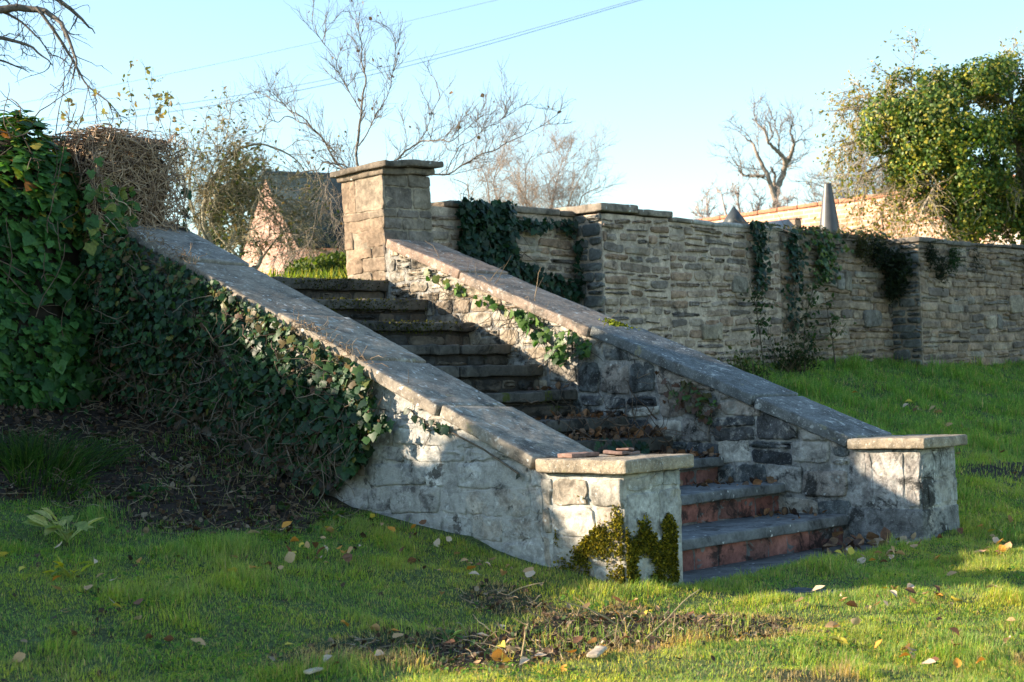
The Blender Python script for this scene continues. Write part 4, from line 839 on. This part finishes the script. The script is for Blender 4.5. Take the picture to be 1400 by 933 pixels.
# thin saplings at the wall foot
def sapling(label, x, y, h, seed, cols, lean=0., n=26, dens=1.2):
    g = np.random.default_rng(seed); z = float(Hs(np.array([x]), np.array([y]))[0]); o = thing('sapling', label, 'sapling', (x, y, z)); mb = MB(); mf = MB()
    Q, _ = wander([x, y, z-.02], [lean, .02, 1], h, 10, g, .12); tube(mb, Q, .008, .003, 5, (.10, .08, .055)); tips = []
    for k in range(n):
        i = g.integers(3, 10); S, _ = wander(Q[i], [g.normal(0, .7), -abs(g.normal(0, .4)), .5], g.uniform(.08, .26), 5, g, .35); tube(mb, S, .003, .0012, 3, (.10, .08, .05)); tips.append(S)
    mb.build('stem', MAT['twig'], o); leaves_on(mf, tips, g, 3*dens, .045, cols, LEAF, .02); mf.build('foliage', MAT['leaf'], o)
SG = [(.03, .07, .025), (.045, .09, .03), (.025, .05, .02)]
sapling('dark leafy sapling nearest the sloping coping at the foot of the rubble wall', 5.75, 3.82, .85, 261, SG, -.05, 30)
sapling('tall thin straight sapling under the sparse hanging ivy strand', 6.45, 3.85, .95, 262, SG, .04, 34)
sapling('slim sapling with open pale green leaves furthest along the wall foot', 6.98, 3.85, .72, 263, [(.05, .10, .03), (.07, .12, .04)], .10, 22, .9)
evergreen_cols = [(.02, .045, .02), (.03, .06, .022), (.05, .07, .02)]
def low_bush(label, x, y, h, rx, seed, n, cols, size=.04):
    g = np.random.default_rng(seed); z = float(Hs(np.array([x]), np.array([y]))[0]); o = thing('low_bush', label, 'bush', (x, y, z)); mb = MB(); mf = MB(); tips = []
    for k in range(n):
        S, _ = wander([x+g.normal(0, rx*.3), y+g.normal(0, .05), z-.01], [g.normal(0, .7), g.normal(-.1, .4), 1], h*g.uniform(.4, 1.1), 6, g, .35, -.2); tube(mb, S, .004, .0015, 3, np.array((.13, .10, .06))*g.uniform(.6, 1.5)); tips.append(S)
    mb.build('stems', MAT['twig'], o); leaves_on(mf, tips, g, 9, size, cols, LEAF, .03, .2); mf.build('foliage', MAT['leaf'], o)
low_bush('low dark scrub with pale bent stem between saplings and sloping coping', 6.1, 3.75, .48, .4, 271, 60, evergreen_cols)
low_bush('low green scrub just behind the coping of the farther parapet', 5.0, 3.55, .32, .4, 272, 50, [(.04, .075, .02), (.06, .09, .025), (.09, .10, .03)])
# thin weeds standing above the vine covered pillar
g = np.random.default_rng(281); wd = thing('tall_weed', 'thin dry weed stems with small leaves standing above the vine covered pillar', 'weed', (-1.0, 4.7, 2.4)); mb = MB(); mf = MB(); tips = []
for (x0, y0, x1, y1) in ((185, 168, 176, 100), (200, 170, 208, 102), (225, 180, 200, 105), (175, 170, 182, 120), (232, 178, 232, 130), (150, 168, 128, 112), (100, 165, 92, 138), (215, 176, 222, 128), (108, 165, 118, 148)):
    d = 11.6+g.normal(0, .15); p, q = at(x0, y0, d), at(x1, y1, d); p0 = p+(p-q)/np.linalg.norm(p-q)*.25; t = np.linspace(0, 1, 9)[:, None]; Q = p0+(q-p0)*t+g.normal(0, .008, (9, 3)); tube(mb, Q, .004, .0014, 4, (.22, .17, .11)); tips.append(Q[4:])
    T = [wander(Q[i], [g.normal(0, .6), g.normal(0, .6), .5], .12, 4, g, .4)[0] for i in g.integers(4, 9, 4)]; [tube(mb, S, .0018, .001, 3, (.22, .17, .11)) for S in T]; tips += T
mb.build('stems', MAT['twig'], wd); leaves_on(mf, tips, g, 3.2, .042, [(.22, .20, .09), (.15, .16, .06), (.28, .20, .11)], LEAF, .015, .2); mf.build('foliage', MAT['leaf'], wd)

# ------------------------------------------------------------------ moss
def moss_clump(name, label, posf, n, nz, seed, size, cols, parent=None, vec=False):
    g = np.random.default_rng(seed); pos = posf(g, n) if vec else np.array([posf(g) for _ in range(n)]); n = len(pos); mb = MB(); nn = nrm(np.array(nz, float)); V = []; 
    T = np.array([[-.5, 0, 0], [.5, 0, 0], [.3, .25, .7], [-.3, .25, .7], [0, .5, 1.1]]); F = np.array([[0, 1, 2, 3]]); F3 = np.array([[3, 2, 4]])
    d = np.array([nz])+g.normal(0, .55, (n, 3)); up = g.normal(size=(n, 3)); sz = size*g.uniform(.5, 1.4, n); c = pick(cols, n, g, .35)
    # short tufts growing out of the face
    z = nrm(up-(up*nrm(d)).sum(-1, keepdims=True)*nrm(d)); spread(mb, T[:, [0, 2, 1]], np.concatenate([F, F])[:1], pos, z, d, sz, c)
    o = mb.build(name, MAT['mosslf'], parent)
    if parent is None: tag(o, label, 'moss')
    return o
MAT['mosslf'] = leaf_mat('moss_tuft', .3, .1, .8, (1.2, 1.1, .4))
MC = [(.17, .16, .02), (.24, .21, .025), (.10, .11, .018), (.06, .07, .018), (.30, .24, .03)]
def pier_moss(g, n):
    q = g.uniform(-.40, .36, n); z = g.uniform(.05, .46, n); side = q < 0
    y = -q-.05; p = np.where(side[:, None], np.stack([-1.108-.016*g.random(n), y, z], -1), np.stack([-1.112+q, -.062-.012*g.random(n), z], -1))
    top = np.where(side, .43-.62*np.maximum(y, 0)-.3*np.maximum(y-.15, 0), .37-.28*q+.10*smooth(.24, .3, q)-.02*np.sin(q*34))
    w = noise(p+.03*vnoise(p, 26., 300, 2), 11., 301, 3)+.35*noise(p, 4.5, 302)
    hole = np.where(side, .8*np.exp(-((q+.13)/.06)**2-((z-.15)/.05)**2), np.exp(-((q-.15)/.075)**2-((z-.13)/.055)**2))
    pr = smooth(-.55, .55, 1.5*w+.42+.45*np.exp(-(q/.06)**2)+.4*smooth(.0, -.10, np.abs(z-top+.08)-.08)-1.2*hole-1.3*smooth(-.13, .05, z-top))*np.where(side & (z < .20), .35+.65*smooth(-.1, .2, noise(p, 16., 305, 2)), 1)
    return p[g.random(n) < pr]
moss_clump('moss_patch', 'thick yellow green moss round the bottom corner of the near whitewashed pier', pier_moss, 30000, (-.6, -.6, .35), 303, .0115, MC, vec=True)
for k, sp in ((8, (.55, 1.2)), (9, (.5, 1.1)), (10, (.6, 1.2))):
    y0, z0 = TR[k]; tr_ = [c for c in st.children][k]
    moss_clump('moss', '', lambda g: (lambda x, t: [x, y0-.012-.006*g.random()+.05*(t < 0)*g.random(), z0+.002 if t < 0 else z0-t])(g.normal((sp[0]+sp[1])/2, .27), g.uniform(-.012, .085)), 420, (0, -.9, .5), 310+k, .012, [(.08, .085, .012), (.05, .055, .01), (.025, .03, .01)], tr_)
moss_clump('moss_patch', 'little bright yellow moss cushion on the upper face of the farther coping', lambda g: (lambda x, y: [x, y, zr(y)-.004])(1.80+g.normal(0, .035), 2.28+g.normal(0, .05)), 500, (0, -.3, 1), 321, .016, [(.16, .20, .02), (.20, .22, .03), (.10, .13, .02)])

# ------------------------------------------------------------------ broken tiles on the near pier cap
g = np.random.default_rng(331)
mb = MB(); rot = Matrix.Rotation(math.radians(-8), 3, 'Z'); RM = np.array(rot)
rough_box(mb, (-.085, -.05, 0), (.085, .05, .019), .03, .004, .004, 25., 332, (.24, .15, .12), lambda P: P@RM.T+np.array([-.97, .31, .6215]))
tag(mb.build('broken_tile', MAT['terracotta']), 'flat rectangular broken red tile on the near pier cap', 'tile')
mb = MB(); RM2 = np.array(Matrix.Rotation(math.radians(12), 3, 'Z')@Matrix.Rotation(math.radians(5), 3, 'Y'))
rough_box(mb, (-.10, -.05, 0), (.10, .05, .016), .03, .005, .010, 18., 333, (.19, .125, .105), lambda P: P@RM2.T+np.array([-.80, .20, .624]), amp2=.01)
rough_box(mb, (.0, -.035, .02), (.055, .03, .031), .03, .006, .008, 18., 334, (.21, .135, .11), lambda P: P@RM2.T+np.array([-.79, .20, .624]))
tag(mb.build('broken_tile', MAT['terracotta']), 'jagged broken tile piece with crumbs nearer the pier front corner', 'tile')

# ------------------------------------------------------------------ paving, litter, grass
pv = MB(); rough_box(pv, (-.74, -.76, -.06), (-.40, -.46, .012), .05, .014, .006, 9., 341, (.10, .11, .115)); tag(pv.build('paving_slab', MAT['step']), 'grey paving slab sunk in the lawn before the steps', 'paving slab')
pv = MB(); rough_box(pv, (-.70, -.12, -.10), (1.52, .46, -.008), .08, .01, .006, 6., 342, (.13, .13, .125)); tag(pv.build('paving_slab', MAT['step']), 'dark stone landing at the foot of the brick risers', 'paving slab')
def visible(P, margin=.12):
    d = P-CAM; z = d@CF; x = (d@CR)/z*FPX/700; y = (d@CU)/z*FPX/466.5
    return (z > 1) & (np.abs(x) < 1+margin) & (np.abs(y) < 1+margin)
def on_lawn(x, y):
    ok = y < 3.98; ok &= ~((x > -1.12) & (x < 1.93) & (y > -.08))
    ok &= ~((x > -1.2) & (x < -.6) & (y > -.08)); ok &= ~((x > 1.44) & (x < 1.95) & (y > -.1) )
    ok &= ~((x > 8.32) & (y > 3.66)); ok &= ~((x > -.70) & (x < -.42) & (y > -.72) & (y < -.47)); ok &= ~((x > -.7) & (x < 1.3) & (y > -.05))
    return ok
def blades(n, x0, x1, y0, y1, seed, hl, w, dens_soil=.06, cols=None, margin=.12, beyond=False):
    g = np.random.default_rng(seed); x = g.uniform(x0, x1, n); y = g.uniform(y0, y1, n); P = mnt(x, y); ok = on_lawn(x, y) & visible(P, margin); ok &= ~(visible(P, .10) & beyond); sm = soil_mask(x, y)
    q = np.stack([x, y, 0*x], -1); patch = noise(q, 1.3, 401, 3); fine = noise(q, 7., 402, 2)
    ok &= g.random(n) < (1-.90*sm)*(.72+.5*fine); x, y, P, sm, patch, fine = x[ok], y[ok], P[ok], sm[ok], patch[ok], fine[ok]; k = len(x)
    near = np.exp(-np.maximum(np.minimum(np.abs(y+.1), np.abs(x+1.15)), 0)/.12)*((x > -1.5) & (x < 2.2) & (y > -.3))
    tall = smooth(.15, .6, patch)*.7+1.6*smooth(.26, .58, noise(np.stack([x, y, 0*x], -1), 3.2, 406, 2))+.9*smooth(.6, 2.2, y)*smooth(-.2, .5, fine+patch)
    clump = noise(np.stack([x, y, 0*x], -1), 11., 404, 2); h = hl*g.uniform(.5, 1.35, k)*(1+tall*1.1+near*1.3)*(1+.55*clump)
    yel = smooth(-.3, .5, noise(np.stack([x, y, 0*x], -1), 2.1, 403, 2)); straw = np.exp(-((sm-.45)/.28)**2)*(y < .3)
    ca = np.array([(.125, .262, .055), (.175, .315, .072), (.092, .215, .048), (.250, .345, .095)])[g.integers(4, size=k)]; cb = np.array([(.40, .42, .06), (.48, .46, .08), (.54, .46, .16)])[g.integers(3, size=k)]
    t = (np.clip(.15+.33*yel+g.normal(0, .2, k), 0, 1)*smooth(2.4, .2, y))[:, None]; c = ca*(1-t)+cb*t
    isd = g.random(k) < .09+1.0*straw; c[isd] = np.array([(.42, .32, .16), (.50, .39, .21), (.30, .23, .11)])[g.integers(3, size=isd.sum())]
    c *= g.uniform(.75, 1.25, (k, 1)); h = np.where(isd, h*.9, h)
    az = g.normal(0, .9, k)+5*noise(np.stack([x, y, 0*x], -1), 7., 405, 2); lean = np.abs(g.normal(.55, .5, k)); dx = np.stack([np.cos(az), np.sin(az), 0*az], -1); sd = np.stack([-np.sin(az), np.cos(az), 0*az], -1)*(w*g.uniform(.6, 1.3, k))[:, None]/2
    up = np.array([0, 0, 1.]); P[:, 2] -= .004
    A = P+dx*(h*lean*.30)[:, None]+up*(h*.55)[:, None]; T = P+dx*(h*lean*.95)[:, None]+up*(h*(1-.25*np.minimum(lean, 1.4)))[:, None]
    V = np.stack([P-sd, P+sd, A+sd*.8, A-sd*.8, T], 1).reshape(-1, 3); b = np.arange(k)[:, None]*5
    mb = MB(); mb.add(V, [b+np.array([[0, 1, 2, 3]]), b+np.array([[3, 2, 4]])], np.repeat(c, 5, 0)); return mb, k
mb, k1 = blades(1000000, -4.8, 3.6, -3.2, 3.0, 411, .021, .0027)
g = np.random.default_rng(414); n = 60000; x = g.uniform(-4.8, 3.6, n); y = g.uniform(-3.2, 3., n); P = mnt(x, y); q = np.stack([x, y, 0*x], -1)
ok = on_lawn(x, y) & visible(P) & (noise(q, 2.6, 416, 3)+.25*noise(q, 9., 417) > .10) & (soil_mask(x, y) < .5); P = P[ok]; k = len(P); P[:, 2] += .006+.022*g.random(k)
spread(mb, *LEAF, P, g.normal(0, .45, (k, 3))+[0, 0, .9], g.normal(size=(k, 3)), .017*g.uniform(.5, 1.4, k), pick([(.09, .20, .04), (.12, .25, .05), (.07, .16, .03), (.20, .26, .05)], k, g))   # clover and low broad leaves among the grass
struct(mb.build('lawn_grass', MAT['grass']), 'stuff')
mb, k2 = blades(380000, 1.9, 14., -1.2, 4.0, 412, .038, .0055)
struct(mb.build('bank_grass', MAT['grass']), 'stuff')
for (x0, x1, y0, y1, sd_, nn_) in ((1.9, 14., -1.2, 3.98, 413, 160000), (-1., 9., -5., -1.0, 418, 150000), (-7., -3., -2.5, 3.0, 419, 90000)):      # the lawn goes on beyond the picture's edges
    mb, k3 = blades(nn_, x0, x1, y0, y1, sd_, .028, .0060, margin=.7, beyond=True); struct(mb.build('outer_grass', MAT['grass']), 'stuff')
# grass on the terrace at the head of the steps
g = np.random.default_rng(415); n = 9000; x = g.uniform(-1.0, 6.5, n); y = 4.66+g.exponential(1.6, n); ok = ~((x > 1.45) & (x < 2.1) & (y < 4.75)); x, y = x[ok], y[ok]; n = len(x)
mb = MB(); T = np.array([[-.06, 0, 0], [.06, 0, 0], [.045, .55, .06], [-.045, .55, .06], [0, 1, .25]]); az = g.uniform(0, 6.28, n)
nzz = np.stack([np.cos(az), np.sin(az), 0*az], -1); P = np.stack([x, y, 0*x+1.74], -1)
hh_ = .10*g.uniform(.5, 1.5, n)*(1+.8*smooth(1.2, 2.6, x)); cc = pick([(.10, .17, .02), (.15, .20, .03), (.22, .22, .05), (.07, .12, .02)], n, g)
spread(mb, T, np.array([[0, 1, 2, 3]]), P, nzz, np.array([[0, 0, 1.]])+g.normal(0, .25, (n, 3)), hh_, cc); spread(mb, T, np.array([[3, 2, 4]]), P, nzz, np.array([[0, 0, 1.]])+g.normal(0, .05, (n, 3)), hh_, cc)
struct(mb.build('terrace_grass', MAT['grass']), 'stuff')
# litter: dead leaf scraps and twigs on the bare earth
g = np.random.default_rng(421); n = 60000; x = g.uniform(-4.6, -.6, n); y = g.uniform(-1.6, 3.9, n); sm = soil_mask(x, y); P = mnt(x, y); ok = (g.random(n) < .013+sm*.55*np.where(y > 1, .55, 1.)) & on_lawn(x, y) & visible(P); P = P[ok]; k = len(P); P[:, 2] += g.uniform(0, .013, k)
mb = MB(); dk = np.where(P[:, 1] > .9, .8, 1.)[:, None]
spread(mb, *CURL, P, g.normal(0, .6, (k, 3))+[0, 0, .7], g.normal(size=(k, 3)), (.022*g.uniform(.35, 1.7, k)*np.where(P[:, 1] > .9, 1.15, .8)), pick([(.12, .075, .045), (.18, .11, .065), (.07, .045, .03), (.24, .17, .10), (.30, .23, .15), (.05, .035, .025), (.07, .045, .03), (.09, .055, .035), (.05, .035, .025), (.06, .10, .03), (.04, .09, .025), (.03, .07, .02)], k, g)*dk)
struct(mb.build('leaf_litter', MAT['dead']), 'stuff')
mb = MB(); n = 9000; x = g.uniform(-4.4, -.8, n); y = g.uniform(-1.4, 3.9, n); sm = soil_mask(x, y); P = mnt(x, y); ok = (sm > .45) & on_lawn(x, y) & visible(P) & (g.random(n) < np.where(y > .8, .5, .9))
for p in P[ok]:
    low = p[1] < .8; Q, _ = wander(p+[0, 0, .004], [g.normal(), g.normal(), abs(g.normal(0, .22 if p[1] > .8 else .10))], g.uniform(.03, .20 if p[1] > .8 else .13), 6, g, .5, -.1); Q[:, 2] = np.maximum(Q[:, 2], p[2]+.002)
    if (Q[:, 0] > -1.13).any() and (Q[:, 1] > -.1).any(): continue
    tube(mb, Q, g.uniform(.0013, .0036), .001, 3, np.array([(.22, .16, .10), (.30, .23, .14), (.13, .09, .06), (.36, .29, .2)][g.integers(4)])*(1. if low else .75))
struct(mb.build('twig_litter', MAT['twig']), 'stuff')
# debris on the middle steps
mb = MB(); n = 2600; x = g.uniform(.1, 1.48, n)**1.0; y = g.uniform(.5, 2.6, n); w = smooth(.3, 1.4, x)*np.exp(-((y-1.72)/.38)**2)+.25*smooth(1.0, 1.48, x)
ok = g.random(n) < w; x, y = x[ok], y[ok]; zt = np.array([max([z for (a, z) in TR if a <= q] or [0]) for q in y]); P = np.stack([x, y, zt+.006+.05*g.random(len(x))*np.exp(-((y-1.72)/.3)**2)], -1); k = len(P)
spread(mb, *CURL, P, g.normal(0, .7, (k, 3))+[0, 0, .6], g.normal(size=(k, 3)), .045*g.uniform(.5, 1.4, k), pick([(.12, .075, .045), (.20, .12, .07), (.06, .04, .03), (.28, .14, .07)], k, g)); struct(mb.build('step_litter', MAT['dead']), 'stuff')
th = thing('twig_heap', 'tangled heap of dry ivy stems lying on the middle steps against the farther parapet', 'twig heap', (1.2, 1.7, .61)); mb = MB()
for k in range(48):
    y0 = np.clip(g.normal(1.75, .2), 1.30, 2.3); z0 = max(z for (a, z) in TR if a <= y0); Q, _ = wander([g.uniform(.7, 1.46), y0, z0+.01+.14*g.random()**2], [g.normal(-.2, .8), g.normal(0, .6), g.normal(.2, .5)], g.uniform(.12, .4), 8, g, .55)
    Q[:, 0] = np.minimum(Q[:, 0], 1.478); zz_ = np.array([max([z for (a, z) in TR if a-.03 <= q]) for q in Q[:, 1]]); Q[:, 2] = np.maximum(Q[:, 2], zz_+.004); tube(mb, Q, g.uniform(.002, .006), .0015, 4, np.array([(.12, .085, .06), (.17, .12, .085), (.08, .055, .04)][g.integers(3)]))
mb.build('stems', MAT['twig'], th); mf = MB(); k = 60; pos = np.stack([g.uniform(.55, 1.2, k), g.normal(1.62, .05, k), .50+.13*g.random(k)], -1); tuft_leaves(mf, pos, np.array([[-.2, -1, .5]]*k), g, .045, DG+[(.04, .08, .03)]); mf.build('ivy_leaf_sprays', MAT['ivy'], th)
# distinct twigs on the cleared patch
for lab, a, d, L, r in (('longest pale twig leaning up out of the cleared earth patch', (-1.98, -.83), (.75, -.22, .40), .32, .0036), ('short upright pale twig at the near edge of the cleared patch', (-2.52, -.72), (.2, -.1, 1), .13, .004), ('thin bent brown twig in the middle of the cleared patch', (-1.72, -.52), (-.7, .4, .45), .26, .0034), ('pale straight twig lying in shaded grass nearer the parapet', (-1.72, .08), (.8, -.1, .35), .18, .003)):
    z = float(Hs(np.array([a[0]]), np.array([a[1]]))[0]); Q, _ = wander([a[0], a[1], z], d, L, 7, g, .14); mb = MB(); tube(mb, Q, r, r*.5, 6, (.40, .30, .17))
    S, _ = wander(Q[4], nrm(np.array(d)+g.normal(0, .6, 3)), L*.3, 4, g, .3); tube(mb, S, r*.6, r*.3, 5, (.40, .30, .17)); tag(mb.build('dry_twig', MAT['twig']), lab, 'twig', 'dry twigs on the ground')
for lab, a, rz, sz in (('pale flat wood chip at the sunlit front edge of the cleared patch', (-2.36, -.93), .5, (.085, .02, .012)), ('small pale wood chip lying in the grass left of the cleared patch', (-3.2, -.42), .2, (.04, .014, .01))):
    z = float(Hs(np.array([a[0]]), np.array([a[1]]))[0])+.02; RM3 = np.array(Matrix.Rotation(rz, 3, 'Z')); mb = MB(); rough_box(mb, (-sz[0], -sz[1], 0), sz, .02, .004, .004, 30., 351, (.50, .40, .29), lambda P, RM3=RM3, z=z, a=a: P@RM3.T+np.array([a[0], a[1], z])); tag(mb.build('wood_chip', MAT['terracotta']), lab, 'wood chip')
# fallen leaves one can tell apart, on the lawn
g = np.random.default_rng(431); CL = {'tan': (.54, .34, .17), 'pale': (.64, .49, .35), 'orange': (.62, .29, .05), 'brown': (.20, .10, .055), 'yellow': (.62, .50, .08)}
ZN = {'sunlit grass in front of the steps': (-2.0, .6, -2.0, -.95), 'shaded lawn below the ivy bank': (-4.1, -2.0, -.9, 1.6), 'shaded grass along the whitewashed parapet foot': (-2.2, -1.3, .0, 1.4), 'shaded grass before the farther pier': (.3, 2.6, -.9, -.15), 'green bank below the rubble wall': (2.3, 6.5, .2, 3.2), 'cleared earth patch': (-2.7, -1.4, -.85, -.2)}
proto = {}
for nm, c in CL.items():
    for v, shp in enumerate((CURL, LEAF)):
        mb = MB(); spread(mb, *shp, np.zeros((1, 3)), np.array([[0, 0, 1.]]), np.array([[0, 1., 0]]), 1., np.array([c])); V = mb.v[0]; V[:, 2] *= 1+.6*v; tube(mb, [(0, 0, 0), (0, -.12, .02), (.03, -.22, .06)], .014, .010, 4, np.array(c)*.7)
        o = mb.build('fallen_leaf', MAT['dead']); o.location = (0, 0, -50); proto[nm, v] = o
used = {}
for zn, (x0, x1, y0, y1) in ZN.items():
    cl_ = np.stack([g.uniform(x0, x1, 7), g.uniform(y0, y1, 7)], -1)
    for nm in CL:
        cnt = {'tan': 13, 'pale': 11, 'orange': 6, 'brown': 9, 'yellow': 5}[nm]
        for _ in range(cnt):
            for _try in range(60):
                x, y = g.uniform(x0, x1), g.uniform(y0, y1)
                if g.random() < .6: c_ = cl_[g.integers(len(cl_))]; x, y = c_+g.normal(0, .13, 2)
                P = mnt(np.array([x]), np.array([y]))[0]
                if on_lawn(np.array([x]), np.array([y]))[0] and visible(P[None], -.01)[0]: break
            else: continue
            v = int(g.integers(2)); o = proto[nm, v]
            if used.get((nm, v)): o = o.copy(); COL.objects.link(o)
            used[nm, v] = 1; s = g.uniform(.028, .066)*(1.25 if zn.startswith('green') else 1); far = .033 if not zn.startswith('clear') else .02
            o.matrix_world = Matrix.Translation((P[0], P[1], P[2]+far*g.uniform(.6, 1.2)))@Matrix.Rotation(g.uniform(0, 6.28), 4, 'Z')@Matrix.Rotation(g.normal(0, .5), 4, 'X')@Matrix.Rotation(g.normal(0, .5), 4, 'Y')@Matrix.Scale(s, 4)
            tag(o, f'{nm} fallen leaf on the {zn}', 'leaf', f'{nm} fallen leaves on the {zn}')
for key, o in proto.items():
    if not used.get(key): bpy.data.objects.remove(o)
# leaf drift by the lowest step, a curled leaf, plants in the lawn
mb = MB(); k = 46; pos = np.stack([g.normal(1.22, .16, k), g.normal(.12, .13, k), .0+.05*g.random(k)], -1); pos[:, 2] += .012; pos[:, 0] = np.minimum(pos[:, 0], 1.42); spread(mb, *CURL, pos, g.normal(0, .6, (k, 3))+[0, 0, .8], g.normal(size=(k, 3)), .075*g.uniform(.6, 1.2, k), pick([(.13, .07, .045), (.09, .055, .04), (.26, .16, .09), (.40, .30, .20)], k, g)); struct(mb.build('drifted_leaves', MAT['dead']), 'stuff')
def weed(label, x, y, seed, cols, n=9, ln=.12, w=.26):
    g = np.random.default_rng(seed); z = float(Hs(np.array([x]), np.array([y]))[0]); o = thing('lawn_weed', label, 'weed', (x, y, z)); mb = MB(); mf = MB()
    for k in range(n):
        a = g.uniform(0, 6.28); Q, _ = wander([x, y, z], [.7*math.cos(a), .7*math.sin(a), .9], ln*g.uniform(.6, 1.2), 5, g, .2, -.5); tube(mb, Q, .003, .0015, 4, np.array(cols[0])*.8); d = Q[-1]-Q[-3]
        spread(mf, *LEAF, Q[-3:-2], np.array([[-.3*d[0], -.3*d[1], .08]])+g.normal(0, .02, (1, 3)), d[None], ln*.62, pick(cols, 1, g))
    mb.build('stems', MAT['twig'], o); mf.build('foliage', MAT['leaf'], o)
weed('pale wilting weed with long yellow green leaves in the shaded lawn', -2.82, 1.62, 441, [(.40, .44, .14), (.50, .48, .18), (.28, .34, .10)], 14, .17)
weed('smaller yellow flowered weed lower in the shaded lawn corner', -3.12, 1.12, 442, [(.40, .42, .06), (.60, .50, .04), (.24, .30, .07)], 8, .11)
weed('small bright green leafy weed at the left edge of the cleared patch', -2.45, -.28, 443, [(.05, .13, .03), (.07, .15, .04)], 7, .08)
weed('green nettle like weed in the litter below the ivy hedge', -2.10, 2.05, 444, [(.04, .10, .03), (.06, .12, .03)], 9, .11)
weed('upright leafy green weed at the foot of the climbing ivy', -1.52, 1.42, 445, [(.05, .12, .03), (.08, .14, .03), (.18, .20, .05)], 10, .10)
gt = MB(); g = np.random.default_rng(451); n = 1100; a = g.uniform(0, 6.28, n); rr = .34*np.sqrt(g.random(n))*(1+.5*np.sin(3*a+1)); x = -2.36+rr*np.cos(a); y = 2.62+rr*np.sin(a); P = mnt(x, y); out = np.stack([np.cos(a)*rr*3.2, np.sin(a)*rr*3.2-.1, 0*a+1], -1)+g.normal(0, .25, (n, 3)); h = .22*g.uniform(.25, 1.25, n)
c = pick([(.025, .07, .015), (.035, .085, .018), (.02, .05, .012), (.06, .10, .025)], n, g); side = nrm(np.cross(out, g.normal(size=(n, 3))))*.0028; d = nrm(out); A = P+d*(h*.5)[:, None]; T_ = P+d*(h*.9)[:, None]+np.stack([d[:, 0]*h*.35, d[:, 1]*h*.35, -h*.16], -1)
b = np.arange(n)[:, None]*5; gt.add(np.stack([P-side, P+side, A+side*.8, A-side*.8, T_], 1).reshape(-1, 3), [b+np.array([[0, 1, 2, 3]]), b+np.array([[3, 2, 4]])], np.repeat(c, 5, 0)); tag(gt.build('grass_tuft', MAT['grass']), 'tall dark grass tuft on the litter bank under the ivy hedge', 'grass tuft')
